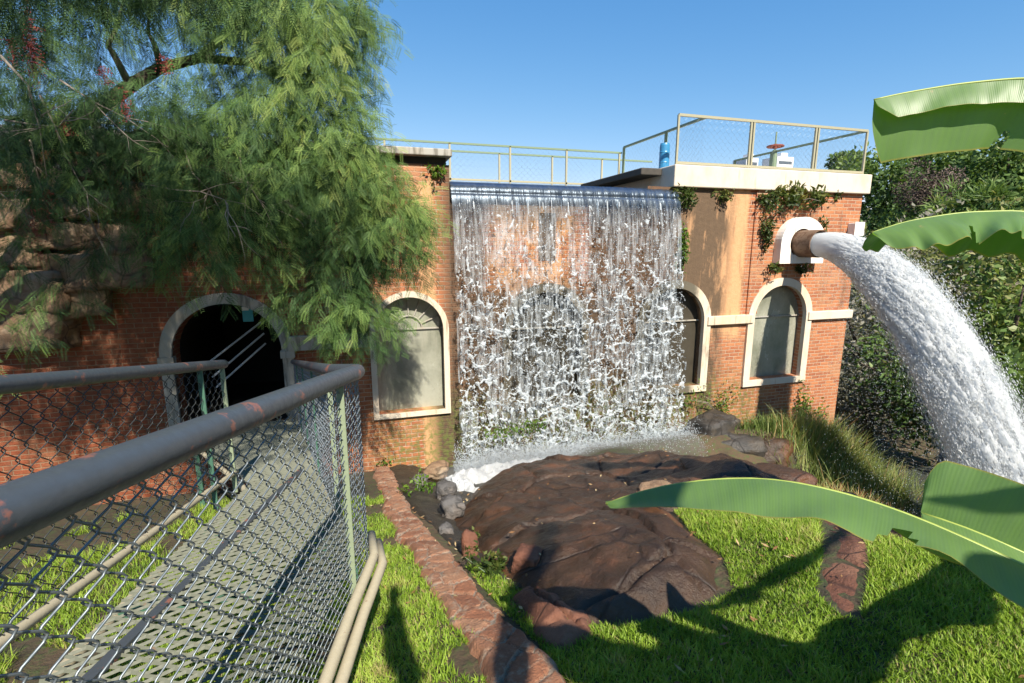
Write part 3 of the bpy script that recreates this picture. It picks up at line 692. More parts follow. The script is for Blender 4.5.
# the jet from the pipe
jt = thing('water_jet', 'thick white jet of water shooting out of the round pipe on the tower', 'water jet', (PXC, D-.62, PZ))
def jet_c(d):                               # d = horizontal distance from the pipe mouth
    return np.stack([PXC - .01*d, yo - d, PZ - .02 - .03*d - .252*d*d], -1)
def jet_r(d): return .25 + .17*(1-np.exp(-np.maximum(d, 0)/1.5)) + .03*d
def jet_sheet(name, seed, scale, keepthr, parent, n=520, m=150, rough=1.0):
    dd = np.linspace(-.25, 5.0, n); th = np.linspace(0, 2*math.pi, m, endpoint=False)
    Dg, T = np.meshgrid(dd, th, indexing='ij'); c = jet_c(dd); tan = np.gradient(c, axis=0); tan /= np.linalg.norm(tan, axis=1, keepdims=True)
    side = np.array([1.0, 0, 0]); nn = np.cross(tan, np.tile(side, (n, 1))); nn /= np.linalg.norm(nn, axis=1, keepdims=True)
    g = sstep(0, 1.6, Dg)
    px = np.cos(T)*2.2; py = np.sin(T)*2.2
    l1 = fbm(px*1.0+Dg*.9, py*1.0-Dg*1.9, seed, 4); l2 = fbm(px*3.4+Dg*2.0, py*3.4-Dg*5, seed+5, 4); l3 = fbm(px*9+Dg*4, py*9-Dg*12, seed+9, 3)
    r = jet_r(Dg)*scale*(1 + rough*g*(.26*(l1-.5) + .20*(l2-.5) + .24*(l3-.5))) ; r = np.where(Dg < .02, np.minimum(r, PR-.03), r)
    V = c[:, None, :] + side*(np.cos(T)*r)[..., None] + nn[:, None, :]*(np.sin(T)*r)[..., None]
    i = np.arange(n-1)[:, None]*m + np.arange(m)[None]; j = np.arange(n-1)[:, None]*m + (np.arange(m)[None]+1) % m
    Fq = np.stack([i, j, j+m, i+m], -1)
    keep = (l2*.5+l3*.5 > keepthr*sstep(.6, 3.5, Dg))[:-1]
    return mesh_np(name, V.reshape(-1, 3), Fq[keep].reshape(-1, 4), M['foam'], parent, smooth=True)
jet_sheet('jet_core', 11, .80, .34, jt); jet_sheet('jet_core', 47, .97, .50, jt, rough=1.3)
def jet_drops(n, a, b, spread, r0, r1, name, lo=.62):
    d = RNG.uniform(0, 1, n)**.7*(b-a)+a; c = jet_c(d); th = RNG.uniform(0, 2*math.pi, n)
    tan = np.stack([np.full(n, -.01), -np.ones(n), -.03-.504*d], -1) + RNG.normal(0, .16, (n, 3))*sstep(0, 2.5, d)[:, None]; tan /= np.linalg.norm(tan, axis=1, keepdims=True)
    q = jet_r(d)*(lo + np.abs(RNG.normal(0, spread, n))*sstep(0, 2.0, d)*(.7+.8*vnoise(d*3.0, th*2, 4)))
    sd = np.cross(tan, [0, .4, 1.0]); sd /= np.linalg.norm(sd, axis=1, keepdims=True); nn = np.cross(sd, tan)
    P = c + sd*(np.cos(th)*q)[:, None] + nn*(np.sin(th)*q)[:, None]
    r = (RNG.uniform(0, 1, n)**2.2*(r1-r0)+r0)[:, None, None]; st_ = RNG.uniform(3, 9, n)[:, None]
    B = np.stack([sd, nn, tan*st_], 1)
    V = (np.einsum('vk,nkc->nvc', OCT_V, B)*r + P[:, None, :]).reshape(-1, 3)
    Fq = (OCT_F[None] + 6*np.arange(n)[:, None, None]).reshape(-1, 3)
    return mesh_np(name, V, Fq, M['foam'], jt, smooth=True)
jet_drops(120000, .10, 5.0, .17, .002, .006, 'spray', .80); jet_drops(34000, .4, 5.0, .30, .0018, .0045, 'spray', .85)
n = 9000; d = RNG.uniform(.8, 5, n); c = jet_c(d); c[:,0] += RNG.normal(-.5, .55, n)*(.3+.35*d); c[:,2] -= np.abs(RNG.normal(0, .55, n))*(.25+.3*d); c[:,1] += np.abs(RNG.normal(0, .5, n))*.4*d
drops('spray', c, RNG.uniform(.002, .0055, n), M['white'], jt, (1,1,1.3))
# fine mist: even, thin volumes round the foot of the fall and the jet
def m_mist(name, den):
    k = N(name); k.t.nodes.remove(k.p); v = k.n('VolumePrincipled'); v.inputs['Color'].default_value = (.93,.95,.97,1); v.inputs['Density'].default_value = den; v.inputs['Anisotropy'].default_value = .0
    k.l(v.outputs[0], k.out.inputs['Volume']); return k.m
mb_ = MB(); pth = [atY(440, 478, 7.6), atY(500, 466, 7.85), atY(560, 460, 7.95), atY(640, 456, 8.0), atY(690, 452, 8.0), atY(712, 452, 8.1)]
mb_.tube([tuple(p) for p in pth], [.12, .34, .30, .34, .40, .12], 14); tag(mb_.build('mist', m_mist('fall_mist', .8), smooth=True), 'pale mist hanging along the foot of the waterfall', 'mist', kind='stuff')
mb_ = MB(); dd = np.linspace(.5, 5.0, 24); mb_.tube([tuple(p) for p in jet_c(dd)], list(jet_r(dd)*np.linspace(1.0, 1.45, 24)), 18); tag(mb_.build('mist', m_mist('jet_mist', .5), smooth=True), 'fine white mist around the pipe jet', 'mist', kind='stuff')
# river where the jet lands
rv = MB(); rv.poly([(4.8,-3,-4.75),(14.5,-3,-4.75),(14.5,7,-4.75),(10.8,7.2,-4.75),(9.6,6.0,-4.75),(6.4,5.0,-4.75),(4.8,4.6,-4.75)]); tag(rv.build('river', M['pool']), kind='structure')
ft = thing('foam_patch', 'white foaming water at the foot of the pipe jet behind the banana leaves', 'foam', (8.2, 5, -4.75))
foam('foam', [(6.6,5.1,-4.75),(7.6,5.0,-4.72),(8.6,4.6,-4.7),(9.8,4.2,-4.7),(10.6,3.8,-4.7)], .9, .35, ft, 9)

# ------------------------------------------------------------------ rocks
OUT = [tuple(atG(x, y, .12)[:2]) for x, y in ((452,496),(470,474),(505,456),(560,449),(640,450),(700,455),(745,456),(800,474),(790,490),(735,497),(674,503),(690,530),(726,554),(734,578),(712,590),(690,597),(640,607),(590,612),(555,600),(520,575),(490,550),(466,530))]
def outcrop(name, poly, mat, hmax, fall, seed, step=.03, label='', group=None, tilt=(0,0)):
    P = np.array(poly); lo = P.min(0)-.25; hi = P.max(0)+.25
    xs = np.arange(lo[0], hi[0], step); ys = np.arange(lo[1], hi[1], step); X, Y = np.meshgrid(xs, ys)
    wxp = X+.22*(fbm(X*2.2, Y*2.2, seed, 4)-.5); wyp = Y+.22*(fbm(X*2.2, Y*2.2, seed+4, 4)-.5)
    d = pdist(wxp, wyp, poly)
    f1, f2, cid = voro(X*.9+.3*fbm(X,Y,seed+8), Y*.7+.3*fbm(X,Y,seed+9), seed+12); ledge = cid
    h = hmax*(1-np.exp(-np.maximum(d, 0)/fall))*(.65+.6*fbm(X*.9, Y*.9, seed+2, 3)) + np.minimum(d, 0)*1.2
    rd = 1-np.abs(2*fbm(X*2.3, Y*2.0, seed+21, 4)-1)
    h += sstep(0, .2, d)*(.045*(rd**2-.6) + .06*(ledge-.5) - .06*(1-sstep(.0, .04, f2-f1)) + .10*(fbm(X*3, Y*3, seed+3, 4)-.5) + .022*(fbm(X*13, Y*13, seed+6, 4)-.5))
    Z = height(X, Y) + h - .02
    n, m = X.shape; i = np.arange(n-1)[:, None]*m + np.arange(m-1)[None]; Fq = np.stack([i, i+1, i+m+1, i+m], -1).reshape(-1, 4)
    keep = (d[:-1,:-1] > -.2).reshape(-1); V = np.stack([X, Y, Z], -1).reshape(-1, 3)
    Fq = Fq[keep]; used = np.unique(Fq); rm = np.full(len(V), -1); rm[used] = np.arange(len(used))
    o = mesh_np(name, V[used], rm[Fq], mat, smooth=True); return tag(o, label, 'rock', group)
outcrop('rock_outcrop', OUT, M['rockbrown'], .33, .30, 4, label='huge wet brown rock dome at the foot of the waterfall')
SLAB = [tuple(atG(x, y, .03)[:2]) for x, y in ((818,532),(845,526),(862,548),(868,585),(858,628),(838,622),(815,604),(820,570))]
outcrop('rock_slab', SLAB, M['rockred'], .07, .12, 14, .02, label='flat dark reddish rock showing through the sunny lawn')
EDGE = [tuple(atG(x, y, .05)[:2]) for x, y in ((800,478),(880,500),(960,545),(1040,590),(1060,625),(1000,592),(930,563),(870,545),(820,520))]
outcrop('rock_ledge', EDGE, M['rockbrown'], .16, .15, 24, .03, label='long brown rock ledge along the river edge of the lawn')
def rock_at(px, py, wpx, hpx, mat, label, seed, dz=0, sub=4, facet=.6, rough=.2, rot=0, boxy=.35, name='rock', group=None):
    p = atG(px, py, dz); d = float(np.dot(p, ray(512, 341.5))/F_PX); k = d/F_PX
    o = rockmesh(name, (p[0], p[1], p[2]), (wpx*k*.55, wpx*k*.5, hpx*k*.6), mat, None, seed, sub, rough, facet, rot, boxy)
    return tag(o, label, 'rock', group)
RS = [tuple(atG(x, y, .1)[:2]) for x, y in ((503,588),(516,577),(537,572),(566,585),(602,602),(600,622),(560,634),(530,618))]
outcrop('rock', RS, M['rockred'], .09, .05, 41, .016, label='angular flat red stone half in shadow below the brown rock dome')
rock_at(528, 562, 30, 24, M['rockred'], 'pinkish block leaning on the front of the brown rock dome', 5, .10, rot=.9, boxy=.9, facet=.3, rough=.12)
rock_at(655, 492, 34, 14, M['block'], 'pale flat stone lying on top of the brown rock dome', 8, .38, rot=.2)
rock_at(780, 478, 50, 16, M['rockbrown'], 'low brown boulder behind the tip of the lowest banana leaf', 9, .1)
rock_at(720, 470, 60, 14, M['rockbrown'], 'dark brown boulder at the right foot of the waterfall', 19, .15)
rock_at(452, 507, 22, 17, M['rockgrey'], 'squarish grey stone beside the left foam tongue', 11, .02, boxy=.6)
rock_at(446, 490, 20, 15, M['rockgrey'], 'dark wet stone just above the squarish grey stone', 12, .02)
rock_at(436, 470, 22, 12, M['block'], 'buff stone under the left edge of the waterfall', 13, .02)
rock_at(470, 545, 16, 24, M['rockred'], 'small upright reddish stone beside the stone kerb', 15, .05)
rock_at(446, 530, 14, 10, M['rockgrey'], 'little grey stone in the mud next to the kerb', 16, .01)
rock_at(420, 480, 14, 8, M['rockgrey'], 'small dark stone in the wet corner near the kerb top', 17, .01)
# wet boulders and low rock to the right of the foot of the fall
q = atY(712, 441, 8.45); tag(rockmesh('rock', (q[0], q[1], -3.98), (.62, .40, .50), M['rockdark'], None, 31, 4, .16, .5, .3, .7), 'dark grey wet rock in the mist between waterfall and tower window', 'rock')
q = atY(735, 455, 8.0); tag(rockmesh('rock', (q[0], q[1], -4.12), (.55, .4, .32), M['rockdark'], None, 37, 4, .16, .5, -.3, .7), 'low flat dark rock just in front of the taller dark grey wet rock', 'rock')
q = atY(765, 445, 7.9); tag(rockmesh('rock', (q[0], q[1], -4.3), (.6, .5, .40), M['rockbrown'], None, 33, 4), 'mossy brown boulder under the first tower window', 'rock')

# kerb of red stones
KA = atG(384, 470)[:2]; KB = atG(498, 640)[:2]; KC = atG(530, 700)[:2]
KPTS = [atG(381, 466)[:2], atG(398, 512)[:2], atG(430, 556)[:2], atG(462, 600)[:2], atG(505, 655)[:2], atG(545, 715)[:2]]
KP = np.array(KPTS); KL = np.concatenate([[0], np.cumsum(np.linalg.norm(np.diff(KP, axis=0), axis=1))])
def make_kerb():
    a = np.arange(0, KL[-1], .014); t = np.arange(-.30, .301, .014); Ag, Tg = np.meshgrid(a, t, indexing='ij')
    cx, cy = np.interp(a, KL, KP[:,0]), np.interp(a, KL, KP[:,1]); tx, ty = np.gradient(cx), np.gradient(cy); n_ = np.hypot(tx, ty); tx /= n_; ty /= n_
    for q in range(12): tx[1:-1] = (tx[:-2]+tx[1:-1]+tx[2:])/3; ty[1:-1] = (ty[:-2]+ty[1:-1]+ty[2:])/3
    X = cx[:,None]+ty[:,None]*Tg; Y = cy[:,None]-tx[:,None]*Tg
    wv = .05*(fbm(Ag*3, Tg*0, 201, 3)-.5)*2 + .02*(fbm(Ag*14, Tg*0, 205, 2)-.5)*2
    step_ = .05*np.where(Ag > 3.05, 1, 0) - .04*np.where(Ag > 2.1, 1, 0)
    f1, f2, cid = voro(Ag*4.6+.5*fbm(Ag*3,Tg*3,207), Tg*5.2+.5*fbm(Ag*3,Tg*3,208)+.5, 210); joint = 1-sstep(.02, .16, f2-f1)
    d = (.135+wv+step_) - np.abs(Tg + .03*(fbm(Ag*2, Tg*0+7, 203, 2)-.5)*2)
    h = .06*sstep(-.03, .03, d)*(.75+.5*fbm(Ag*2.2, Tg*1.5, 211, 3)) + np.minimum(d, 0)*.8
    h += sstep(0, .05, d)*(.022*(cid-.5) - .016*joint + .022*(fbm(Ag*11, Tg*11, 213, 4)-.5))
    Z = height(X, Y) + h - .01
    n, m = X.shape; i = np.arange(n-1)[:, None]*m + np.arange(m-1)[None]; Fq = np.stack([i, i+1, i+m+1, i+m], -1).reshape(-1, 4)[(d[:-1,:-1] > -.10).reshape(-1)]
    V = np.stack([X, Y, Z], -1).reshape(-1, 3); used = np.unique(Fq); rm = np.full(len(V), -1); rm[used] = np.arange(len(used))
    tone = np.clip(cid*.75+.25*fbm(Ag*9, Tg*9, 215, 3) - 0*joint, 0, 1).reshape(-1); tone = np.where(joint.reshape(-1) > .6, 1.0, tone*.9)
    k = N('kerb_masonry'); at = k.attr(); n1 = k.noise(9, 7, .68); n2 = k.noise(60, 4, .6)
    c = k.ramp(at, [(0, (.17,.065,.035)), (.3, (.33,.13,.065)), (.55, (.40,.21,.12)), (.75, (.26,.11,.06)), (.9, (.40,.25,.17)), (1, (.27,.22,.17))])
    c = k.mix(k.smooth(n1, .50, .68), c, (.42,.30,.21)); c = k.mix(k.math('MULTIPLY', k.smooth(n1, .30, .42), -1.0), c, c); c = k.mix(k.math('MULTIPLY', n2, .4), c, (.10,.045,.025))
    n5 = k.noise(28, 6, .7); k.base(k.mix(k.math('MULTIPLY', k.smooth(n5, .55, .7), .6), c, (.12,.055,.03))); k.rough(.9); k.bump(k.math('ADD', n1, k.math('ADD', n5, k.math('MULTIPLY', n2, .5))), 1.0, .025)
    o = mesh_np('stone_kerb', V[used], rm[Fq], k.m, smooth=True, attr=tone[used]); tag(o, 'low kerb of worn red stones running down the grass beside the walkway', 'kerb')
make_kerb()
# wet mud between the kerb and the rock dome: one sheet just over the ground
MUD = [tuple(atG(x, y)[:2]) for x, y in ((383,455),(470,452),(800,455),(800,492),(700,500),(520,590),(480,560),(440,530),(400,495))]
P = np.array(MUD); xs = np.arange(P[:,0].min(), P[:,0].max(), .05); ys = np.arange(P[:,1].min(), P[:,1].max(), .05); X, Y = np.meshgrid(xs, ys)
dm = pdist(X, Y, MUD); Z = height(X, Y)+.02+.06*(fbm(X*4, Y*4, 66, 4)-.5) + np.minimum(dm, 0)*.8
n, m = X.shape; i = np.arange(n-1)[:, None]*m + np.arange(m-1)[None]; Fq = np.stack([i, i+1, i+m+1, i+m], -1).reshape(-1, 4)[(dm[:-1,:-1] > -.12).reshape(-1)]
tag(mesh_np('mud', np.stack([X,Y,Z],-1).reshape(-1,3), Fq, M['mud'], smooth=True), kind='structure')

# ------------------------------------------------------------------ grass
def blades(P, H, W, lean, tone, mat, name, seg=2, parent=None, curl=.5):
    n = len(P); az = RNG.uniform(0, 2*math.pi, n); dx = np.cos(az); dy = np.sin(az); ln = lean*RNG.uniform(.3, 1.3, n)
    faceaz = az + math.pi/2 + RNG.normal(0, .5, n); wx = np.cos(faceaz)*W/2; wy = np.sin(faceaz)*W/2
    rows = []
    for k in range(seg+1):
        t = k/seg; off = ln*H*(t**1.7); zz = H*(t - curl*ln*t*t*.6); wd = (1-t)**.7 if k < seg else 0.05
        c = P + np.stack([dx*off, dy*off, zz], -1); wv = np.stack([wx*wd, wy*wd, 0*wx], -1)
        rows += [c-wv, c+wv]
    V = np.stack(rows, 1); k2 = 2*(seg+1); b = k2*np.arange(n)[:, None]
    Fq = np.concatenate([np.stack([b[:,0]+2*k, b[:,0]+2*k+1, b[:,0]+2*k+3, b[:,0]+2*k+2], -1) for k in range(seg)])
    return mesh_np(name, V.reshape(-1, 3), Fq, mat, parent, attr=np.repeat(tone, k2))
def scatter(n, x0, x1, y0, y1, power=1.0):
    x = RNG.uniform(x0, x1, n); y = y0+(y1-y0)*RNG.uniform(0, 1, n)**power; return x, y
KP = np.array(KPTS)
def kerb_x(y): return np.interp(y, KP[::-1,1], KP[::-1,0])
def lawn():
    x, y = scatter(290000, .1, 4.75, .9, 5.2, 1.15)
    ok = (pdist(x, y, OUT) < .0) & (pdist(x, y, SLAB) < -.0) & (pdist(x, y, EDGE) < .03) & (x > kerb_x(y)+.19)
    wet = (x < 2.55-.0*y) & (y > 3.6); ok &= ~wet
    bare = fbm(x*1.6, y*1.6, 90, 3); 
    ok &= pdist(x, y, MUD) < .03
    x, y = x[ok], y[ok]
    x2, y2 = scatter(130000, -1.6, .9, .9, 7.4, 1.2)
    b2 = fbm(x2*2.2, y2*2.2, 91, 4); ok = (x2 < kerb_x(y2)-.11) & (b2 > .36) & ~((y2 > 6.0) & (b2 < .5)); x2, y2 = x2[ok], y2[ok]
    x3, y3 = scatter(60000, -4.5, -.9, .8, 7.5, 1.0); b3 = fbm(x3*1.1, y3*1.1, 92, 3); ok = b3 > .40; x3, y3 = x3[ok], y3[ok]
    out = []
    for (x, y, h0, sd) in ((x, y, .040, 1), (x2, y2, .042, 2), (x3, y3, .075, 3)):
        cl = fbm(x*2.6, y*2.6, 95+sd, 3); fine = fbm(x*11, y*11, 99+sd, 2)
        H = h0*(.45+1.2*cl)*RNG.uniform(.6, 1.4, len(x)); P = np.stack([x, y, height(x, y)-.006], -1)
        tone = np.clip(.18+.62*cl*fine*2+RNG.normal(0, .14, len(x)), 0, 1); dry = RNG.uniform(0, 1, len(x)) < .07; tone[dry] = 1.0
        out.append((P, H, tone))
    P = np.concatenate([o[0] for o in out]); H = np.concatenate([o[1] for o in out]); tone = np.concatenate([o[2] for o in out])
    o = blades(P, H, .0085*RNG.uniform(.6, 1.4, len(P)), .75, tone, M['grass'], 'grass', 2); tag(o, 'short sunny lawn grass on the bank', 'grass', kind='stuff')
lawn()
def litter():
    x, y = scatter(900, -.4, 4.3, 1.1, 7.0); ok = (fbm(x*1.3, y*1.3, 140, 3) > .44); x, y = x[ok], y[ok]
    dO = pdist(x, y, OUT); q_ = (dO < 0) | (RNG.uniform(0, 1, len(x)) < .3); x, y, dO = x[q_], y[q_], dO[q_]; z = height(x, y) + np.where(dO > 0, .33*(1-np.exp(-np.maximum(dO, 0)/.30))*.9+.03, .030); n = len(x)
    az = RNG.uniform(0, 6.28, n); L = RNG.uniform(.012, .034, n); d = np.stack([np.cos(az), np.sin(az), RNG.normal(0, .25, n)], -1)*L[:, None]; sd = np.stack([-np.sin(az), np.cos(az), RNG.normal(0, .3, n)], -1)*(L*.32)[:, None]
    P = np.stack([x, y, z], -1); V = np.stack([P-d, P-sd, P+d, P+sd], 1).reshape(-1, 3)
    o = mesh_np('leaf_litter', V, 4*np.arange(n)[:, None]+np.arange(4)[None], m_leaf('dry_leaf', [(0, (.14,.06,.025)), (.6, (.30,.17,.07)), (1, (.45,.36,.20))], .1, .8), attr=np.repeat(RNG.uniform(0, 1, n), 4))
    tag(o, 'dry fallen leaf bits strewn over the lawn, kerb and rock', 'leaf litter', kind='stuff')
litter()
# tall reedy grass at the foot of the tower
def tall_clump(name, px, py, Y, n, rx, ry, h, label, cat='grass clump', mat='tall', tone0=.55, zoff=0):
    c = atY(px, py, Y); a = RNG.normal(0, .5, n); b = RNG.normal(0, .5, n); x = c[0]+a*rx; y = np.minimum(c[1]+b*ry, D-.02); z = height(x, y)+zoff
    H = h*RNG.uniform(.45, 1.1, n)*(1-.35*(np.abs(a)+np.abs(b))/1.5); tone = np.clip(tone0+RNG.normal(0, .22, n)+.15*(fbm(x*4, y*4, 7)-.5), 0, 1)
    o = blades(np.stack([x, y, z], -1), np.maximum(H, .05), .018, .55, tone, M[mat], name, 3); return tag(o, label, cat)
tall_clump('tall_grass_clump', 838, 470, 7.7, 5200, 1.3, .9, 1.05, 'tall green and straw grass at the foot of the tower corner')
tall_clump('tall_grass_clump', 885, 470, 7.0, 5200, 1.4, 1.1, 1.15, 'tall feathery grass thinning into the spray of the pipe jet', tone0=.5)
tall_clump('tall_grass_clump', 850, 490, 6.0, 1800, 1.6, .6, .5, 'rusty brown low grass at the water edge before the tower', tone0=.85)
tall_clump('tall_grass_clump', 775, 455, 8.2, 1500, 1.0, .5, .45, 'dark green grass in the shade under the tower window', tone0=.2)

# ------------------------------------------------------------------ leafy plants
def leafquads(P, size, tone, mat, name, parent=None, droop=.3, aspect=.45, jitter=.25, outward=None):
    n = len(P); d = RNG.normal(0, 1, (n, 3))
    if outward is not None: d = d*.8 + outward*1.2
    d[:,2] -= droop; d /= np.linalg.norm(d, axis=1, keepdims=True)
    s = np.cross(d, RNG.normal(0, 1, (n, 3))); s /= np.linalg.norm(s, axis=1, keepdims=True)
    L = (size*RNG.uniform(1-jitter, 1+jitter*1.6, n))[:, None]; Wd = L*aspect*.5; nb = np.cross(s, d)*L*.12
    V = np.stack([P, P+d*L*.45-s*Wd-nb, P+d*L, P+d*L*.45+s*Wd-nb], 1).reshape(-1, 3)
    b = 4*np.arange(n)[:, None]; Fq = b+np.arange(4)[None]
    return mesh_np(name, V, Fq, mat, parent, attr=np.repeat(tone, 4))
def clump_pts(n, c, rad, lobes, seed, shell=.55):
    rg = np.random.default_rng(seed); lc = rg.normal(0, .48, (lobes, 3)); lc[:,2] = np.abs(lc[:,2])*.9-.25; lr = rg.uniform(.35, .62, lobes)
    which = rg.integers(0, lobes, n); d = rg.normal(0, 1, (n, 3)); d /= np.linalg.norm(d, axis=1, keepdims=True)
    r = shell+(1-shell)*rg.uniform(0, 1, n)**.6; r *= lr[which]*(1+rg.normal(0, .12, n))
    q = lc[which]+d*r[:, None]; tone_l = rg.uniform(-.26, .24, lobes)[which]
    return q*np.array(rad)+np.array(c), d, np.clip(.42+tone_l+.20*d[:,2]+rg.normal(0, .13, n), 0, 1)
# plants growing on the wall
def wall_plant(px, py, wpx, hpx, n, label, seed, mat='wplant', size=.085, y=D-.10, tone=0, droop=.1, dep=.16):
    c = atY(px, py, y); k = D*1.16/F_PX; P, d, t = clump_pts(n, c, (wpx*k*.62, dep, hpx*k*.62), 7, seed, .2); P[:,1] = np.minimum(P[:,1], D-.01)
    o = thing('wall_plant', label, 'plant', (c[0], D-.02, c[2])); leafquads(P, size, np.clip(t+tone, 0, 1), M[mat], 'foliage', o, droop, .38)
    st = MB(); rg = random.Random(seed)
    for q in range(4): e = P[rg.randrange(len(P))]; st.tube([(c[0], D-.0, c[2]-hpx*k*.2), tuple((np.array(c)+e)/2+np.array([0,-.05,0])), tuple(e)], [.008,.006,.003], 5)
    st.build('stem', M['twig'], o)
wall_plant(686, 195, 26, 32, 420, 'dark bushy plant rooted under the left end of the white parapet', 1)
wall_plant(727, 195, 18, 16, 150, 'small tuft in the joint under the parapet above the stained render', 2, tone=.1)
wall_plant(795, 196, 34, 30, 520, 'yellow green fern-like plant in front of the parapet above the pipe hood', 3, tone=.28, droop=-.5, size=.12)
wall_plant(770, 205, 34, 22, 380, 'grey green plant left of the pipe hood just under the parapet', 4, tone=-.05)
wall_plant(768, 233, 13, 56, 420, 'creeper trailing down beside the left of the pipe hood', 5, tone=-.1, droop=.7)
wall_plant(839, 197, 8, 12, 60, 'tiny tuft under the right end of the parapet', 6)
wall_plant(803, 268, 14, 16, 140, 'ragged brown creeper below the pipe hood', 7, tone=-.1, droop=.6)
wall_plant(775, 268, 14, 14, 110, 'green sprig on the wall above the tower window', 8)
wall_plant(824, 225, 6, 14, 60, 'little tuft at the right shoulder of the pipe hood', 10)
wall_plant(684, 250, 7, 70, 260, 'mossy growth hanging along the right edge of the waterfall', 11, 'ivy', tone=-.1, droop=.5)
wall_plant(437, 172, 10, 14, 110, 'green sprig on the corner of the left brick pier', 12, 'ivy')
wall_plant(800, 420, 16, 70, 620, 'bright green creeper climbing from the grass beside the tower window', 13, 'ivy', dep=.25)
wall_plant(720, 405, 46, 44, 380, 'yellow green moss and weeds low on the wall left of the tower window', 14, 'ivy', .06, dep=.08)
wall_plant(515, 430, 36, 14, 260, 'bright green moss showing through the foot of the waterfall', 15, 'ivy', .07, y=8.25, dep=.2)
def ground_plant(px, py, wpx, hpx, n, label, seed, mat='ivy', size=.05, dz=.05):
    c = atG(px, py, dz); d_ = float(np.dot(c, ray(512, 341.5))/F_PX); k = d_/F_PX
    P, d, t = clump_pts(n, c, (wpx*k*.6, wpx*k*.5, hpx*k*.6), 6, seed, .2)
    o = thing('weed', label, 'weed', tuple(c)); leafquads(P, size, t, M[mat], 'foliage', o, -.2, .5)
    st = MB(); rg = random.Random(seed)
    for q in range(5): e = P[rg.randrange(len(P))]; st.tube([(c[0], c[1], c[2]-.08), tuple(e)], [.004, .002], 4)
    st.build('stem', M['grail'], o)
ground_plant(417, 490, 26, 22, 120, 'small leafy weed on the wet corner beside the kerb top', 21, size=.06)
ground_plant(392, 462, 24, 14, 200, 'light green weed at the wall end of the walkway grass', 22)
ground_plant(492, 568, 30, 40, 260, 'wispy weed between the kerb and the pinkish block', 23, 'wplant', .05)
ground_plant(470, 540, 16, 24, 90, 'thin weed beside the small upright reddish stone', 24, 'wplant', .04)

# ------------------------------------------------------------------ the pepper tree
pt = thing('pepper_tree', 'big weeping pepper tree with feathery foliage hanging over the brick wall and arched doorway', 'tree', (-6.2, 7.2, -3.3))
tk = MB()
def P3(px, py, Y): return tuple(atY(px, py, Y))
LIMB = [(-6.2,7.2,-3.6), (-6.1,7.2,-1.5), (-5.6,7.3,.2), P3(20,150,7.4), P3(85,118,7.4), P3(130,86,7.4), P3(160,68,7.4), P3(200,58,7.4), P3(245,62,7.4), P3(300,80,7.3), P3(345,130,7.3)]
tk.tube(LIMB, [.26,.22,.16,.11,.085,.072,.062,.052,.042,.03,.015], 10)
br_ = MB()
for path, r in (([(-5.6,7.3,.2), P3(-40,40,7.2), P3(30,-40,7.2), P3(100,-80,7.2)], .10), ([P3(130,86,7.4), P3(118,62,7.35), P3(108,45,7.3), P3(118,25,7.3), P3(125,-10,7.2)], .045),
                ([P3(160,68,7.4), P3(156,48,7.4), P3(148,32,7.4), P3(150,0,7.3)], .04), ([P3(200,58,7.4), P3(240,20,7.3), P3(290,-20,7.2), P3(340,-10,7.1)], .05),
                ([P3(245,62,7.4), P3(290,40,7.2), P3(335,60,7.1), P3(350,110,7.0)], .035), ([P3(85,118,7.4), P3(130,150,7.0), P3(220,170,6.9), P3(280,200,6.8)], .045),
                ([P3(20,150,7.4), P3(50,190,7.2), P3(90,220,7.0), P3(110,260,6.9)], .03), ([P3(130,150,7.0), P3(170,140,6.9), P3(200,120,6.9)], .02),
                ([P3(280,200,6.8), P3(330,230,6.9), P3(380,270,7.0)], .03), ([P3(0,55,6.6), P3(28,85,6.6), P3(40,130,6.6), P3(48,185,6.6)], .014)):
    br_.tube(path, [r*(1-.75*i/(len(path)-1)) for i in range(len(path))], 7)
# thin bare twigs
rg = random.Random(5)
def twig(mb, p, d, L, r, depth):
    pts = [Vector(p)]; dd = Vector(d)
    for q in range(4): dd = (dd+Vector((rg.gauss(0,.25), rg.gauss(0,.2), rg.gauss(0,.2)-.06))).normalized(); pts.append(pts[-1]+dd*L/4)
    mb.tube(pts, [r*(1-.7*i/4) for i in range(5)], 4)
    if depth:
        for q in range(2+rg.randrange(2)): twig(mb, pts[1+rg.randrange(3)], (dd+Vector((rg.gauss(0,.7), rg.gauss(0,.4), rg.gauss(0,.6)))).normalized(), L*.6, r*.55, depth-1)
for px, py in ((5,120),(40,95),(0,160),(30,140),(60,80),(185,150),(200,180),(150,185),(240,150)): twig(br_, P3(px, py, 6.7), (rg.uniform(-.3,1), 0, rg.uniform(-1,.2)), rg.uniform(.7, 1.3), .012, 2)
tk.build('trunk', M['bark'], pt, smooth=True); br_.build('limbs', M['twig'], pt, smooth=True)
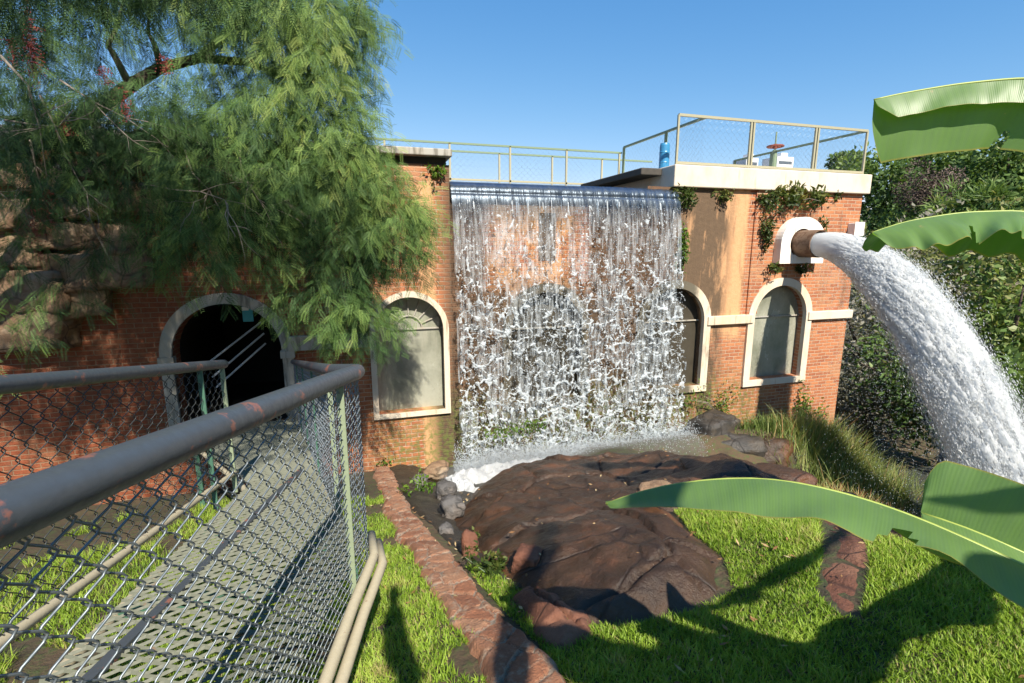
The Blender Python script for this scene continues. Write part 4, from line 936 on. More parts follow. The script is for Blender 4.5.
def pepper(clumps):
    """hanging sprays of pinnate leaves: every spray starts in a clump and droops"""
    LP = []; LD = []; LT = []
    for (px, py, rx, ry, Y, n, tone) in clumps:
        if isinstance(px, tuple): c = np.array(px); k = 1.0
        else: c = atY(px, py, Y); k = Y*1.13/F_PX
        for _ in range(int(n*1.5)):
            d = RNG.normal(0, 1, 3); d /= np.linalg.norm(d); rr = RNG.uniform(.15, 1)**.5
            p = c + d*rr*np.array([rx*k, .55, ry*k]); t0 = tone - .085 + .20*d[2]*rr - .14*d[1] + .22*(rr-.75) + RNG.normal(0, .11)  # crown light painted into the tone: brighter on top and outside, dark inside
            v = np.array([d[0]*.8+RNG.normal(0,.35), -abs(RNG.normal(0, .3)), .35*RNG.normal()]); L = RNG.uniform(.20, .60); ns = int(L/.055)
            for q in range(ns):
                v = v*.93 + np.array([0, 0, -.14]); v /= np.linalg.norm(v)+1e-9; p = p + v*.055
                sgn = 1 if q % 2 else -1; sd = np.cross(v, [0.3, 1, .1]); ld = v*.55+sd*sgn*.75+RNG.normal(0, .25, 3)+np.array([0,0,-.6])
                LP.append(p.copy()); LD.append(ld/np.linalg.norm(ld)); LT.append(t0+RNG.normal(0, .06)+.12*q/ns)
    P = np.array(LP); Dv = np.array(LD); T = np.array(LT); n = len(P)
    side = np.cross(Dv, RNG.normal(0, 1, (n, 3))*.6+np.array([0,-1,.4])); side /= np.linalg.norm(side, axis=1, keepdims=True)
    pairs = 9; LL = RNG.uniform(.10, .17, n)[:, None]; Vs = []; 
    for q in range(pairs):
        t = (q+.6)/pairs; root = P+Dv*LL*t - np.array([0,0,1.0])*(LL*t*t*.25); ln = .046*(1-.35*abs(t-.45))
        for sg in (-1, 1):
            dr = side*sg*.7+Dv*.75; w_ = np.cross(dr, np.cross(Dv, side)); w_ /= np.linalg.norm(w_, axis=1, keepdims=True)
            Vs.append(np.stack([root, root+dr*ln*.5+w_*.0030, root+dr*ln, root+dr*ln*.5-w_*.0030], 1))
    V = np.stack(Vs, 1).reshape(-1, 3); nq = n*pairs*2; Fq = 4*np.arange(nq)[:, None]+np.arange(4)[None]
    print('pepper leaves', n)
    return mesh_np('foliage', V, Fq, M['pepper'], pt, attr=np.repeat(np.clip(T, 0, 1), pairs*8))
CL = [ # px, py, rx, ry, Y, sprays, tone
 (290,8,60,34,7.0,150,.60),(328,28,26,40,7.0,120,.64),(320,85,28,36,7.0,130,.62),(245,0,56,34,7.2,110,.50),(190,-8,50,22,7.2,56,.40),(110,-18,60,24,7.2,64,.36),(30,-10,46,28,7.2,64,.34),(60,15,40,24,7.0,24,.40),
 (65,28,40,16,7.3,40,.34),(12,45,24,34,7.2,40,.28),(110,45,50,14,7.3,8,.34),(40,80,44,20,7.0,30,.36),(120,110,50,18,6.9,60,.46),(215,82,26,22,7.2,30,.40),(265,50,40,34,7.2,110,.48),(245,112,50,24,7.1,90,.36),(285,125,44,36,7.0,130,.40),
 (326,145,30,34,7.0,110,.55),(352,170,30,34,6.9,130,.62),(392,212,24,28,6.9,110,.62),(348,225,30,30,6.9,100,.40),(300,190,44,34,7.2,120,.22),(300,180,36,30,6.8,50,.46),(235,178,42,30,7.1,100,.28),(215,170,30,20,6.7,34,.48),
 (230,228,42,24,6.8,100,.54),(205,262,22,10,6.8,16,.55),(262,255,16,10,6.8,12,.55),(325,290,28,24,6.9,70,.52),(362,318,22,18,7.0,60,.52),(348,262,24,22,7.2,60,.28),(385,250,26,20,7.2,60,.34),
 (150,118,56,14,7.2,54,.22),(90,112,50,16,7.2,50,.20),(25,112,34,24,7.2,44,.20),(165,88,30,8,7.3,12,.32),(115,150,44,18,7.0,46,.24),(50,140,38,18,7.0,34,.22),
 (180,145,30,24,6.9,44,.30),(20,180,28,22,6.9,46,.36),(85,185,34,14,7.0,20,.36),(130,190,40,18,6.8,26,.46),(180,215,30,16,6.7,34,.50),(112,238,26,9,6.8,11,.42),(62,238,20,8,6.8,8,.40),(12,248,16,16,6.8,12,.44),(45,300,16,8,6.7,7,.46),(72,285,12,8,6.7,6,.42),(8,340,12,10,6.6,6,.5),
 (-40,-75,110,26,4.5,150,.4),(120,-90,120,28,4.5,130,.4),(0,-130,130,40,3.6,110,.4),(300,-95,70,22,4.5,26,.4),(-120,150,60,60,5.5,60,.35),  # clumps out of frame, added to shade the left wall
 ((-4.4,4.2,3.0),0,.6,.45,0,80,.4),((-3.5,4.2,3.1),0,.6,.45,0,80,.4),((-2.6,4.2,2.9),0,.6,.45,0,80,.4),((-1.7,4.2,2.8),0,.6,.4,0,60,.4),((-4.2,5.0,3.0),0,.9,.6,0,34,.4),((-3.2,5.0,3.3),0,.9,.6,0,30,.4),((-2.3,4.8,3.0),0,.8,.6,0,50,.4),((-3.5,4.6,4.1),0,1.0,.5,0,24,.4),((-4.6,4.2,2.9),0,.8,.5,0,70,.4),((-1.3,2.6,2.6),0,.7,.4,0,70,.4),((-.7,1.9,2.3),0,.7,.4,0,70,.4),((-1.9,3.2,3.0),0,.8,.5,0,70,.4),  # unseen clumps overhead, added to shade the wall and the deck
 (-50,60,40,110,7.2,90,.35),(100,-80,160,40,7.2,120,.5),(270,-70,90,40,7.1,110,.6)]
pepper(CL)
for (px, py, h) in ((28,15,50),(33,55,40),(12,55,18),(30,58,22),(48,210,26),(36,236,34),(166,66,12),(125,105,22),(104,76,12),(65,128,10)):
    c = atY(px, py, 6.75); k = 6.75*1.2/F_PX; P = c+np.stack([RNG.normal(0, 2.6*k, 70), RNG.normal(0, .03, 70), RNG.uniform(-.5, .5, 70)*h*k], -1)
    nb_ = len(P); r = RNG.uniform(.006, .010, nb_).reshape(-1, 1, 1); P = P[np.argsort(-P[:,2])]
    V = (OCT_V[None]*r + P[:, None, :]).reshape(-1, 3); stem = np.stack([np.full(nb_+1, c[0]), np.full(nb_+1, c[1]), np.linspace(c[2]+h*k*.5, c[2]-h*k*.5, nb_+1)], -1)
    Fq = (OCT_F[None] + 6*np.arange(nb_)[:, None, None]).reshape(-1, 3); q = np.arange(nb_)
    mesh_np('berry_cluster', np.concatenate([V, stem]), np.concatenate([Fq, np.stack([6*nb_+q, 6*nb_+q+1, 6*q+4], -1)]), M['berry'], pt, smooth=True)

# ------------------------------------------------------------------ hill, far wood, trees beyond the jet
def tree(name, label, px, py, dist, wpx, hpx, n, mat, seed, leaf, tone=0.0, cat='tree', trunk=True, lobes=12, group=None, aspect=.5):
    v = ray(px, py); c = v*(dist/math.hypot(v[0], v[1])); k = dist*(1.2 if cat == 'shrub' else .80)/F_PX
    gz = float(height(c[0], c[1])); rad = (wpx*k*.5, wpx*k*.5, hpx*k*.5)
    o = thing(name, label, cat, (c[0], c[1], gz), group)
    P, d, t = clump_pts(n, c, (rad[0]*1.35, rad[1]*1.35, rad[2]*1.45), lobes, seed, .5)
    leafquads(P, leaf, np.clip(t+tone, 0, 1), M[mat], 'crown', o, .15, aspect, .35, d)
    tr = MB(); rg = random.Random(seed); h0 = min(gz-.3, c[2]-rad[2]*.6)
    tr.tube([(c[0], c[1], h0), (c[0]+.1*rad[0], c[1], (h0+c[2])/2), (c[0], c[1], c[2]+.2*rad[2])], [rad[0]*.10, rad[0]*.07, rad[0]*.03], 7)
    for q in range(5): e = P[rg.randrange(len(P))]; tr.tube([(c[0], c[1], c[2]-rad[2]*.4), tuple((np.array(c)+e)/2), tuple(e)], [rad[0]*.045, rad[0]*.03, rad[0]*.012], 5)
    tr.build('trunk', M['bark'], o, smooth=True); return o
def wood():
    Ps = []; Ts = []; Ds = []; rg = np.random.default_rng(12)
    for r, nn, size in ((95, 46, 5.2), (78, 44, 4.6), (62, 40, 4.0), (48, 34, 3.2), (38, 30, 2.6), (130, 40, 6.5)):
        for a in np.linspace(.93, 1.62, int(nn*.62)):
            aa = a+rg.normal(0, .015); rr = r*rg.uniform(.9, 1.1); x, y = rr*math.sin(aa), rr*math.cos(aa)
            if y > 12.5 and x < 12: continue
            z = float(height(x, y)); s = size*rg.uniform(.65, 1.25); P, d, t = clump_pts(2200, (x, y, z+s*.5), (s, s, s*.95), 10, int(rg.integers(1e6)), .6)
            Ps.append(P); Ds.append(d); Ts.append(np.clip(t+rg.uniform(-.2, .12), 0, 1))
    P = np.concatenate(Ps); dist = np.hypot(P[:,0], P[:,1])
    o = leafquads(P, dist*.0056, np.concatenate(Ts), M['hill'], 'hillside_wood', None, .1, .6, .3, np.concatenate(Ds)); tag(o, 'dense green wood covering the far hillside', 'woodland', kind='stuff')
wood()
HG = 'trees on the far hillside'
tree('hill_tree', 'tall rounded dark tree on the hillside just beyond the parapet corner', 893, 190, 58, 50, 62, 4200, 'hill', 201, .40, -.05, group=HG)
tree('hill_tree', 'broad dark tree on the hill crest under the top banana leaf', 960, 178, 62, 70, 46, 4200, 'hill', 202, .42, -.12, group=HG)
tree('hill_tree', 'pale grey-purple leafless looking tree on the hillside', 928, 196, 50, 28, 28, 3800, 'purple', 203, .16, .0, group=HG)
tree('hill_tree', 'sunlit green tree on the hill crest farthest from the tower', 1008, 185, 56, 50, 60, 3600, 'hill', 204, .38, .10, group=HG)
tree('palm_like_tree', 'pale spiky-headed tree on the hillside between the two upper banana leaves', 972, 203, 46, 26, 20, 1600, 'hill', 205, .7, .12, aspect=.10)
tree('far_tree', 'small dark tree far off behind the right end of the platform railing', 842, 163, 120, 22, 18, 1200, 'hill', 206, .8, -.1)
tree('far_tree', 'tiny dark tree far off just right of the platform corner', 862, 168, 130, 14, 10, 700, 'hill', 207, .8, -.1)
SGP = 'scrub on the near river bank'
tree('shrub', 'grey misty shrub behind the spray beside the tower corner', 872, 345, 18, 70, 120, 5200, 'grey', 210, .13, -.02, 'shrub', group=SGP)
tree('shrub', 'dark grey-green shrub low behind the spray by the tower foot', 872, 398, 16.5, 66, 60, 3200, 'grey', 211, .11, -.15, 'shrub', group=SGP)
tree('shrub', 'olive scrub just above the top curve of the jet', 905, 275, 24, 70, 54, 4200, 'scrub', 212, .19, -.1, 'shrub', group=SGP)
tree('shrub', 'dense green scrub beyond the jet, just under the second banana leaf', 985, 285, 22, 84, 66, 5200, 'scrub', 213, .18, -.05, 'shrub', group=SGP)
tree('shrub', 'leafy green bush growing just below the bare bleached branches', 1010, 350, 17, 70, 70, 4600, 'hill', 214, .15, .12, 'shrub', group=SGP)
tree('shrub', 'straw tinted bush halfway down beside the jet', 965, 345, 18, 56, 60, 3600, 'scrub', 215, .15, .05, 'shrub', group=SGP)
tree('shrub', 'dark green bush on the outer side of the lower jet', 1012, 415, 14, 60, 60, 4200, 'hill', 216, .13, -.05, 'shrub', group=SGP)
tree('shrub', 'shaded scrub behind the middle of the jet', 935, 310, 22, 60, 50, 3600, 'scrub', 217, .17, -.15, 'shrub', group=SGP)
tree('shrub', 'dark scrub behind the lower jet', 950, 400, 16, 80, 70, 4200, 'hill', 218, .14, -.12, 'shrub', group=SGP)
# bare bleached branches
bs = thing('bare_shrub', 'bleached bare-branched shrub on the bank right of the jet', 'shrub', tuple(atD(975, 350, 14.5)))
bb = MB(); rg = random.Random(8)
for q in range(12): twig(bb, atD(970+rg.uniform(-10, 16), 335+rg.uniform(-12, 14), 14.5), (rg.gauss(0,.8), rg.gauss(0,.5), rg.uniform(.1,1)), rg.uniform(1.2, 2.2), .035, 3)
bb.build('branches', M['twig'], bs, smooth=True)

# far apartment blocks seen through the railing
for (px, wpx, top, lab) in ((752, 11, 158, 'distant white apartment block seen left of the valve through the railing'), (785, 15, 157, 'wider distant white apartment block seen right of the valve through the railing')):
    dist = 420.0; v = ray(px, 165); c = v*(dist/math.hypot(v[0], v[1])); k = dist*1.15/F_PX; ztop = float((ray(px, top)*(dist/math.hypot(v[0], v[1])))[2])
    o = thing('apartment_block', lab, 'building', (c[0], c[1], 0)); b = MB(); b.box(c[0]-wpx*k/2, c[0]+wpx*k/2, c[1], c[1]+14, -8, ztop); b.box(c[0]-wpx*k*.15, c[0]+wpx*k*.25, c[1]+2, c[1]+8, ztop, ztop+3); b.build('wall', M['farwhite'], o)
    for q in range(6):
        wz = ztop-5-q*6; g = MB()
        g.box(c[0]-wpx*k*.40, c[0]+wpx*k*.40, c[1]-.15, c[1]+.1, wz, wz+2.0)
        g.build('window_strip', M['farglass'], o)

# ------------------------------------------------------------------ railings on the top
def chainlink(mb, path, z0f, h, pitch, r, sides=4, depth=None):
    """woven wires between z0f(a) and +h along an XY path"""
    P = np.array(path, float); seg = np.linalg.norm(np.diff(P[:, :2], axis=0), axis=1); L = np.concatenate([[0], np.cumsum(seg)])
    nw = int(L[-1]/pitch); dpt = depth or r*1.1
    nh = int(h/(pitch*.9)); cell = h/nh
    for i in range(nw):
        pts = []
        for q in range(nh*4+1):
            t = q/4.0; ph = (t + (i % 2)) % 2; tri = ph if ph <= 1 else 2-ph
            tri = .5-.5*math.cos(math.pi*tri)*(.80+.2*abs(math.cos(math.pi*tri)))   # bends slightly rounded
            a = min(i*pitch + pitch*(tri*1.06-.03), L[-1]); off = dpt*math.cos(math.pi*t+math.pi*(i % 2))*(1 if True else 1)
            x, y = np.interp(a, L, P[:,0]), np.interp(a, L, P[:,1]); zz = np.interp(a, L, P[:,2])
            j = min(max(np.searchsorted(L, a)-1, 0), len(seg)-1); tx, ty = (P[j+1,:2]-P[j,:2])/seg[j]
            pts.append((x-ty*off, y+tx*off, zz + z0f + t*cell))
        mb.tube(pts, r, sides, cap=False)
    return mb
# platform railing (front, left side and back)
zr0, zr1 = Z_PLAT+.05, Z_PLAT+.94
pr = thing('metal_railing', 'cream framed wire mesh railing on top of the white parapet', 'railing', (8.5, D, Z_PLAT))
X0, X1 = XS1+.03, XR-.06; YF, YB = D+.03, D+2.25
def rail(p, q, r=.024, mat='yrail', name='rail', parent=pr):
    m = MB(); m.bar(p, q, r*2, r*2); return m.build(name, M[mat], parent)
rail((X0, YF, zr1), (X1, YF, zr1)); rail((X0, YF, zr0), (X1, YF, zr0))
for x in (X0, X0+(X1-X0)*.362, X0+(X1-X0)*.71, X1):
    for dx in ((-.035, .035) if X0+.1 < x < X1-.1 else (0,)): rail((x+dx, YF, Z_PLAT), (x+dx, YF, zr1-.0), .02, 'yrail', 'post')
XI, YB = 6.76, D+3.3
rail((XI, YF+.03, zr1), (XI, YB, zr1), .024, 'grail'); rail((XI, YF+.03, zr0), (XI, YB, zr0), .02, 'grail')
for f in (.42, 1.0): rail((XI, YF+(YB-YF)*f, Z_PLAT), (XI, YF+(YB-YF)*f, zr1), .026, 'grail', 'post')
ye = YB+7; zs = lambda f: zr1-.02
YE = D+4.2; rail((X1, YF, zr1), (X1, YE, zr1), .024, 'grail'); rail((X1, YF, zr0), (X1, YE, zr0), .02, 'grail')
for f in (.33, .66, 1.0): rail((X1, YF+(YE-YF)*f, Z_PLAT), (X1, YF+(YE-YF)*f, zr1), .024, 'grail', 'post')
mm = MB(); chainlink(mm, [(X0, YF, Z_PLAT), (X1, YF, Z_PLAT)], .05, .86, .07, .0011, 3); chainlink(mm, [(XI, YF+.03, Z_PLAT), (XI, YB, Z_PLAT)], .05, .86, .07, .0011, 3)
chainlink(mm, [(X1, YF, Z_PLAT), (X1, YE, Z_PLAT)], .05, .86, .07, .0011, 3); mm.build('wire_mesh', M['wire'], pr)
# catwalk railings behind the spillway
cw = MB(); cw.box(-9, XS1-.09, D+3.32, D+4.5, 1.38, 1.50); tag(cw.build('catwalk', M['conc'], bevel=.01), 'concrete catwalk crossing the dam behind the spillway', 'catwalk')
for (y, lab, zz) in ((D+3.42, 'green and cream front railing of the catwalk behind the spillway', 1.5), (D+4.42, 'rear railing of the catwalk seen through the front one', 1.5)):
    o = thing('metal_railing', lab, 'railing', (2, y, zz))
    rail((-9, y, zz+.88), (XS1+ (.66 if y < D+4 else 2.2), y, zz+.88), .022, 'grail', 'rail', o); rail((-9, y, zz+.06), (XS1+(.66 if y < D+4 else 2.2), y, zz+.06), .022, 'yrail', 'rail', o)
    x = XS1+.60
    while x > -5:
        rail((x, y, zz), (x, y, zz+.88), .022, 'yrail', 'post', o); x -= 1.5
    m_ = MB(); chainlink(m_, [(-2, y, zz), (XS1, y, zz)], .06, .8, .08, .0011, 3); m_.build('wire_mesh', M['wire'], o)
# valve on the platform
vx = atY(775, 150, D+1.0); vv = thing('sluice_valve', 'rusty red handwheel on a green spindle standing on the platform', 'valve', (vx[0], vx[1], Z_PLAT))
s = MB(); s.tube([(vx[0], vx[1], Z_PLAT), (vx[0], vx[1], Z_PLAT+.62)], [.07, .05], 10); s.box(vx[0]-.13, vx[0]+.13, vx[1]-.13, vx[1]+.13, Z_PLAT, Z_PLAT+.08); s.build('column', M['grail'], vv, smooth=False)
s = MB(); s.tube([(vx[0], vx[1], Z_PLAT+.6), (vx[0], vx[1], Z_PLAT+1.02)], .018, 6); s.build('spindle', M['grail'], vv)
s = MB(); zc = Z_PLAT+.70
s.tube([(vx[0]+.17*math.cos(t), vx[1]+.17*math.sin(t), zc) for t in np.linspace(0, 2*math.pi, 25)], .022, 6, cap=False)
for t in np.linspace(0, 2*math.pi, 6)[:-1]: s.bar((vx[0], vx[1], zc), (vx[0]+.17*math.cos(t), vx[1]+.17*math.sin(t), zc), .02, .02)
s.tube([(vx[0], vx[1], zc-.05), (vx[0], vx[1], zc+.05)], .05, 8); s.build('handwheel', M['redvalve'], vv)
# blue drum behind the parapet corner
bx = atY(667, 152, D+.75); bt = MB(); prof = [(r_*.55, h_*.8) for r_, h_ in [(.17,0),(.19,.02),(.19,.18),(.2,.2),(.19,.22),(.19,.44),(.2,.46),(.19,.48),(.185,.64),(.17,.66)]]; bz = Z_PLAT; bb0 = thing('blue_drum', 'blue plastic drum standing at the left corner of the platform', 'drum', (XS1+.22, D+.75, bz))
bt.tube([(XS1+.22, D+.75, bz+h) for r, h in prof], [r for r, h in prof], 20); bt.build('body', M['blue'], bb0, smooth=False)
bt = MB(); bt.tube([(XS1+.22, D+.75, bz+.528), (XS1+.22, D+.75, bz+.55)], [.096, .09], 20); bt.build('lid', M['blue'], bb0)
# white box on the corner
q = atY(855, 229, D-.1); jb = thing('junction_box', 'small white electrical box fixed at the right corner of the tower', 'box', (q[0], D, q[2]))
b = MB(); b.box(q[0]-.11, q[0]+.13, D-.19, D-.005, q[2]-.13, q[2]+.13); b.build('body', M['boxwhite'], jb, bevel=.012); b = MB(); b.box(q[0]-.13, q[0]+.15, D-.205, D-.192, q[2]-.15, q[2]+.15); b.build('cover', M['boxwhite'], jb, bevel=.004)
# small turquoise board hanging in the arch
q = atY(249, 312, D+.2); sb = thing('hanging_board', 'small turquoise board hanging under the top of the dark archway', 'board', (q[0], q[1], q[2]))
b = MB(); b.box(q[0]-.10, q[0]+.06, q[1]-.012, q[1]+.012, q[2]-.16, q[2]+.10); b.build('panel', M['sign'], sb, bevel=.004); b = MB(); b.box(q[0]-.10, q[0]+.0, q[1]-.02, q[1]-.014, q[2]+.03, q[2]+.09); b.build('label_plate', M['boxwhite'], sb)
b = MB(); b.tube([(q[0]-.05, q[1], q[2]+.10), (q[0]-.05, q[1]+.02, q[2]+.34)], .005, 5); b.build('hanger', M['wiredark'], sb)

# ------------------------------------------------------------------ the walkway
def rz(Y): return -.231-.157*Y if Y < 2.63 else -.645-.2036*(Y-2.63)
def rzl(Y): return -.055-.2*Y                     # height of the handrail's centre over the walkway slope
HT = 1.0
RP = [(-.86,-1.0), (-.475,.78), (-.16,2.2), (-.05,2.62), (-.04,2.78), (-.10,2.92), (-.24,3.35), (-1.13,8.7)]   # right fence in plan
LP_ = [(-1.62,-1.0), (-1.29,2.0), (-1.09,4.45)]                                                               # left fence
wk = thing('walkway', 'narrow metal grating walkway sloping down to the arched doorway', 'walkway', (-.8, 2.5, -1.7))
def plan(path, step=.05):
    P = np.array(path); L = np.concatenate([[0], np.cumsum(np.linalg.norm(np.diff(P, axis=0), axis=1))]); a = np.arange(0, L[-1], step)
    return np.stack([np.interp(a, L, P[:,0]), np.interp(a, L, P[:,1])], -1)
def rx_at(y): P = np.array([p for p in RP if True]); return np.interp(y, P[:,1], P[:,0])
def lx_at(y): return np.interp(y, [-1, 2, 4.45, 8.8], [-1.50, -1.17, -1.00, -2.9])
dk = MB(); y = -.6; row = 0; rec = []
while y < 8.75:
    x0, x1 = float(lx_at(y)), float(rx_at(y))-.02; p = .10 if y < 4.6 else .2; n = int((x1-x0)/(p/2)); pts = []
    for i in range(n+1):
        xx = x0+(x1-x0)*i/n; yy = y + (.011 if (i+row) % 2 else -.011); pts.append((xx, yy, rz(yy)-HT+.004*((i+row) % 2)))
    # a ribbon tilted like expanded metal
    b = len(dk.v)
    for (a_, c_, z_) in pts: dk.v += [(a_, c_-.004, z_-.003), (a_, c_+.005, z_+.006)]
    for i in range(n): dk.f.append((b+2*i, b+2*i+2, b+2*i+3, b+2*i+1))
    y += .033; row += 1
dko = dk.build('grating', M['deck'], wk); sm = dko.modifiers.new('thick', 'SOLIDIFY'); sm.thickness = .004
st = MB()
for off in (.0, .06): st.tube([(float(rx_at(y_))+.045+off*.7, y_, rz(y_)-HT-.02-.10*max(0, 2.85-y_)-off) for y_ in np.arange(-1, 2.8, .2)] + [(-.02+off*.6, 2.85, rz(2.85)-HT-.01-off)], .026, 10)
st.build('edge_tube', M['tan'], wk, smooth=True)
def on_deck(px, py):
    v = ray(px, py); lo, hi = .3, 9.0
    for _ in range(50):
        m_ = (lo+hi)/2; z_ = v[2]*(m_/v[1])
        if z_ > rz(m_)-HT+.02: lo = m_
        else: hi = m_
    return np.array([v[0]*(m_/v[1]), m_, rz(m_)-HT+.018])
da, db = on_deck(85, 683), on_deck(281, 490); dd_ = (db-da)/(db[1]-da[1])
sb_ = MB(); sb_.bar(tuple(da-dd_*1.5), tuple(db+dd_*.6), .045, .03); sb_.build('stiffener', M['steel'], wk, bevel=.004)
st = MB(); st.tube([(float(lx_at(y_))-.02, y_, rz(y_)-HT-.05) for y_ in np.arange(-1, 8.8, .3)], .026, 8); st.tube([(float(rx_at(y_))-.02, y_, rz(y_)-HT-.05) for y_ in np.arange(2.9, 8.8, .3)], .026, 8); st.build('stringer', M['tan'], wk, smooth=True)
for y_ in np.arange(-.4, 8.7, .95):
    s = MB(); s.bar((float(lx_at(y_)), y_, rz(y_)-HT-.045), (float(rx_at(y_)), y_, rz(y_)-HT-.045), .04, .05); s.build('crossbar', M['dgpost'], wk)
for y_ in (1.2, 4.3, 7.4):
    for xx in (float(lx_at(y_))+.02, float(rx_at(y_))-.04):
        s = MB(); s.bar((xx, y_, rz(y_)-HT-.06), (xx, y_, float(height(xx, y_))-.1), .06, .06); s.build('leg', M['dgpost'], wk)
def fence(name, label, path, top_r, posts, mesh_h, pitch, wire_r, wmat, mids, pmat, z0=.04, rz=rz):
    o = thing(name, label, 'railing', (path[1][0], path[1][1], rz(path[1][1])-HT))
    pl_ = plan(path, .06); top = [(x, y, rz(y)) for x, y in pl_]
    m = MB(); m.tube(top, top_r, 16); m.build('handrail', M['steel'], o, smooth=True)
    for (dz, r, mm_) in mids: m = MB(); m.tube([(x, y, rz(y)-dz) for x, y in pl_], r, 10); m.build('lower_rail', M[mm_], o, smooth=True)
    for (x, y, mt, ext) in posts: m = MB(); m.bar((x, y, rz(y)-HT-ext), (x, y, rz(y)-top_r*.6), .034, .022); m.build('post', M[mt], o, bevel=.003)
    m = MB(); P = [(x, y, rz(y)-HT) for x, y in plan(path, .1)]; chainlink(m, P, z0, mesh_h, pitch, wire_r, 5, .006); m.build('chain_link', M[wmat], o, smooth=True)
    return o
RPs = [(p[0]+.0, p[1]) for p in RP]
fence('walkway_railing', 'walkway railing beside the kerb, with thick blue grey handrail and close chain-link mesh', RPs, .040,
      [(-.74,-.45,'dgpost',.12), (float(rx_at(2.36)), 2.36, 'post', .24), (float(rx_at(3.3)), 3.3, 'post', .1), (float(rx_at(4.6)), 4.6, 'dgpost', .1), (float(rx_at(6.0)), 6.0, 'dgpost', .1), (float(rx_at(7.4)), 7.4, 'dgpost', .1)], 1.13, .041, .0024, 'wire', [(.5, .014, 'dgpost')] if False else [], 'post', -.14)
fence('walkway_railing', 'walkway railing on the far side, with two extra tubes below its handrail', LP_, .036,
      [(-1.33,1.62,'dgpost',.1), (-1.13,3.95,'dgpost',.1), (-1.095,4.38,'post',.1), (-1.55,-.4,'dgpost',.1)], .92, .055, .0024, 'wiredark', [(.42, .022, 'tan'), (.93, .022, 'tan')], 'dgpost', rz=rzl)

# ------------------------------------------------------------------ banana plants
def banana_leaf(parent, mid, n_w, f_w, ndir, fdir, seed, wave=.03, ndroop=.3, fdroop=.3, tears=(), n=180, m=16, tip=.12, butt=1.0, ragged=0.0):
    """mid = midrib points; near half leaves the rib along ndir(t), far half along fdir(t)"""
    P = np.array(mid, float); L = np.concatenate([[0], np.cumsum(np.linalg.norm(np.diff(P, axis=0), axis=1))]); tt = np.linspace(0, 1, n)
    # smooth the rib
    C = np.stack([np.interp(tt*L[-1], L, P[:,k]) for k in range(3)], -1)
    for _ in range(40): C[1:-1] = (C[:-2]+2*C[1:-1]+C[2:])/4
    T = np.gradient(C, axis=0); T /= np.linalg.norm(T, axis=1, keepdims=True)
    prof = np.minimum(1, np.sqrt(np.clip(tt/tip, 0, 1)))*np.interp(tt, [0, .6, 1], [1, 1, butt])     # t = 0 is the tip
    if ragged: prof = prof*(1-ragged*np.array([hash2(np.array([int(q*26)]), np.array([seed]), 3)[0] for q in tt]))
    V = []; tone = []; rib = []; F = []
    for sgn, wd, dirs, droop in ((1, n_w, ndir, ndroop), (-1, f_w, fdir, fdroop)):
        base = len(V)
        D0 = np.array([np.interp(tt, np.linspace(0, 1, len(dirs)), [d[k] for d in dirs]) for k in range(3)]).T
        D0 -= (D0*T).sum(1, keepdims=True)*T; D0 /= np.linalg.norm(D0, axis=1, keepdims=True)
        Nn = np.cross(T, D0)*sgn
        for i in range(n):
            for j in range(m+1):
                s = j/m; wv = wave*(mnoise.noise(Vector((tt[i]*9, sgn*3+seed, 0)))*s*s + .4*mnoise.noise(Vector((tt[i]*26, sgn*5+seed, s)))*s)
                lean = -T[i]*wd*prof[i]*s*.28
                p = C[i] + D0[i]*wd*prof[i]*s*(1-.1*droop*s) + np.array([0, 0, -1])*droop*wd*prof[i]*s*s + Nn[i]*wv + lean
                V.append(p); tone.append(s); rib.append(tt[i]*L[-1] - s*.05)
        for i in range(n-1):
            for j in range(m):
                if any(abs(tt[i]-t_) < .003+.012*(j/m-d_)/(1-d_) and j/m > d_ and sg == sgn for (t_, d_, sg) in tears): continue
                a = base+i*(m+1)+j; F.append((a, a+1, a+m+2, a+m+1))
    o = mesh_np('leaf', np.array(V), np.array(F), M['banana'], parent, smooth=True, attr=np.array(tone))
    at = o.data.attributes.new('rib', 'FLOAT', 'POINT'); at.data.foreach_set('value', np.array(rib, dtype=np.float32))
    mr = MB(); mr.tube([tuple(p-np.array([0,0,.004])) for p in C[::3]], [.005+.011*t for t in tt[::3]], 7)
    mo = mr.build('midrib', M['midrib'], o, smooth=True); mo.matrix_parent_inverse = Matrix(); 
    return o
def A(px, py, d): return tuple(atD(px, py, d))
CAMV = np.array([sY*cP, cY*cP, -sP]); RT = np.array([cY, -sY, 0.0]); UP = np.array([0,0,1.0])
def dv(r, u, f): return RT*r + UP*u + np.array([sY, cY, 0])*f      # right, up, away
b1 = thing('banana_plant', 'banana plant whose broad green leaves reach over the lawn and past the water jet', 'banana plant', (5.1, .5, float(height(5.1, .5))))
ps = MB(); ps.tube([(5.1,.5,float(height(5.1,.5))-.1), (5.08,.5,-1.4), (5.0,.5,-.3), (4.9,.52,.4)], [.15,.13,.10,.07], 12); ps.build('stem', M['pstem'], b1, smooth=True)
base = (4.9,.5,.35)
banana_leaf(b1, [A(874,99,3.1), A(900,93,3.08), A(960,83,3.0), A(1024,77,2.9), A(1120,82,2.7), base], .155, .36, [dv(.0,-1,-.55), dv(0,-.95,-.6), dv(0,-.85,-.7)], [dv(.1,-1,-.02), dv(.1,-.95,.0)], 1, .03, .05, .1, tip=.05, tears=((.30,.7,-1),))
banana_leaf(b1, [A(872,232,3.2), A(905,221,3.2), A(960,212,3.15), A(1024,210,3.05), A(1150,235,2.8), (4.9,.5,.2)], .34, .30, [dv(.1,-.25,-1), dv(.1,-.55,-1), dv(.1,-.42,-1)], [dv(0,-.18,1), dv(0,-.4,1)], 2, .13, .12, .5, tip=.12, tears=((.2,.5,1),))
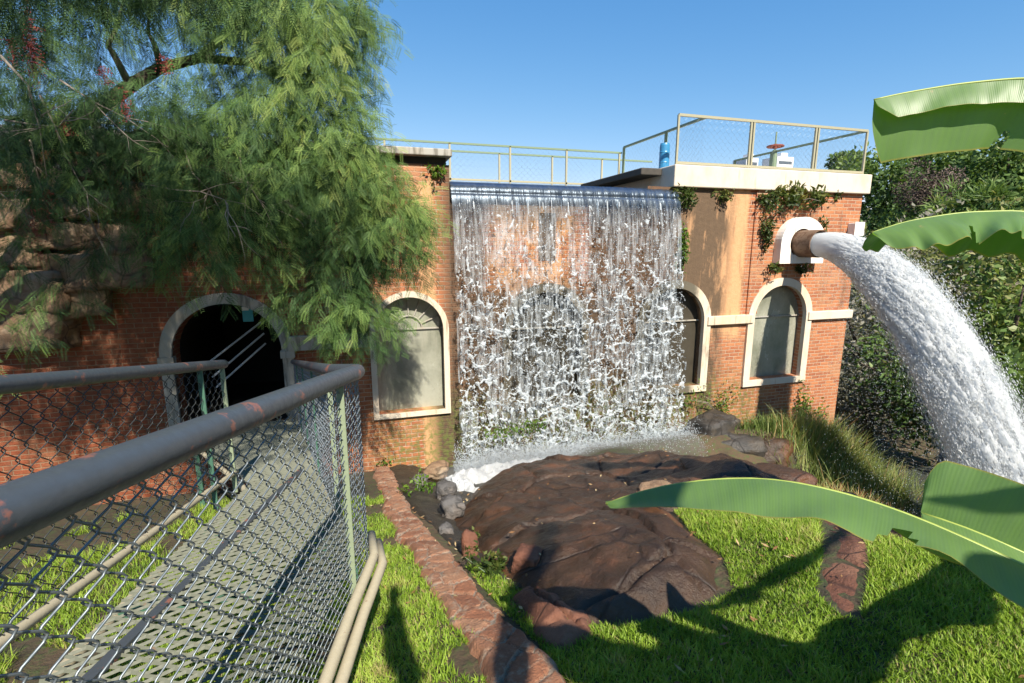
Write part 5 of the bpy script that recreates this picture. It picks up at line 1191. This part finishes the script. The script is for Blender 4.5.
banana_leaf(b1, [A(606,503,1.92), A(640,489,1.90), A(690,480,1.85), A(760,475,1.78), A(830,487,1.70), A(920,516,1.58), A(1024,566,1.43), A(1130,612,1.38), (4.9,.5,-.3)], .225, .08, [dv(.1,.0,-1), dv(.1,-.06,-1), dv(.1,.06,-1), dv(.1,.14,-1)], [dv(0,-.8,.6), dv(.1,-.9,.4), dv(.1,-.9,.5)], 3, .08, .12, .3, tip=.17, tears=((.22,.6,1),(.36,.75,1)))
banana_leaf(b1, [A(921,512,1.70), A(965,524,1.62), A(1024,552,1.52), A(1130,602,1.45), (4.9,.5,-.2)], .07, .19, [dv(.1,-.4,-1), dv(.1,-.4,-1)], [dv(.75,.85,-.35), dv(.7,.85,-.40)], 4, .04, .1, .0, tip=.02, tears=((.3,.55,-1),))
# a second plant behind the camera: it is what shades the foot of the lawn
b2 = thing('banana_plant', 'banana plant behind the viewpoint whose leaves shade the lower lawn', 'banana plant', (1.7, -3.3, -1.4))
ps = MB(); ps.tube([(1.7,-3.3,-1.6), (1.65,-3.2,.2), (1.6,-3.1,1.9)], [.15,.12,.07], 12); ps.build('stem', M['pstem'], b2, smooth=True)
top = (2.5,-2.2,1.15)
def up_sun(px, py, yc=-1.0): p = atG(px, py); return tuple(p + np.array(sdir)*((p[1]-yc)/-sdir[1]))
for mid_, wd in (([(540,528), (530,560), (505,620), (500,740)], .14), ([(395,585), (390,640), (440,760)], .10), ([(880,690), (760,658), (640,668), (520,720)], .27), ([(500,625), (580,655), (700,690), (800,760)], .24)):
    banana_leaf(b2, [up_sun(*q) for q in mid_]+[(1.65,-2.6,2.1), (1.6,-3.1,1.9)], wd, wd, [(1,.2,-.1),(1,.2,-.2)], [(-1,-.2,-.1),(-1,-.2,-.2)], 9+int(wd*1000) % 7, .08, .2, .2, n=90, m=8, ragged=.55, tears=((.3,.3,1),(.45,.2,-1),(.2,.5,-1)))

sh = [tuple(np.array(atD(px, py, d)) + np.array(sdir)*1.9) for px, py, d in ((915, 500, 1.72), (965, 505, 1.65), (1020, 530, 1.55))]  # unseen extra leaf, placed up-sun to shade the fourth leaf
banana_leaf(b1, sh+[(4.0,-.2,.9), base], .085, .07, [(.2,1,-.1),(.2,1,-.2)], [(-.2,-1,-.1),(-.2,-1,-.2)], 12, .04, .2, .2, n=90, m=6, tip=.2, ragged=.5)
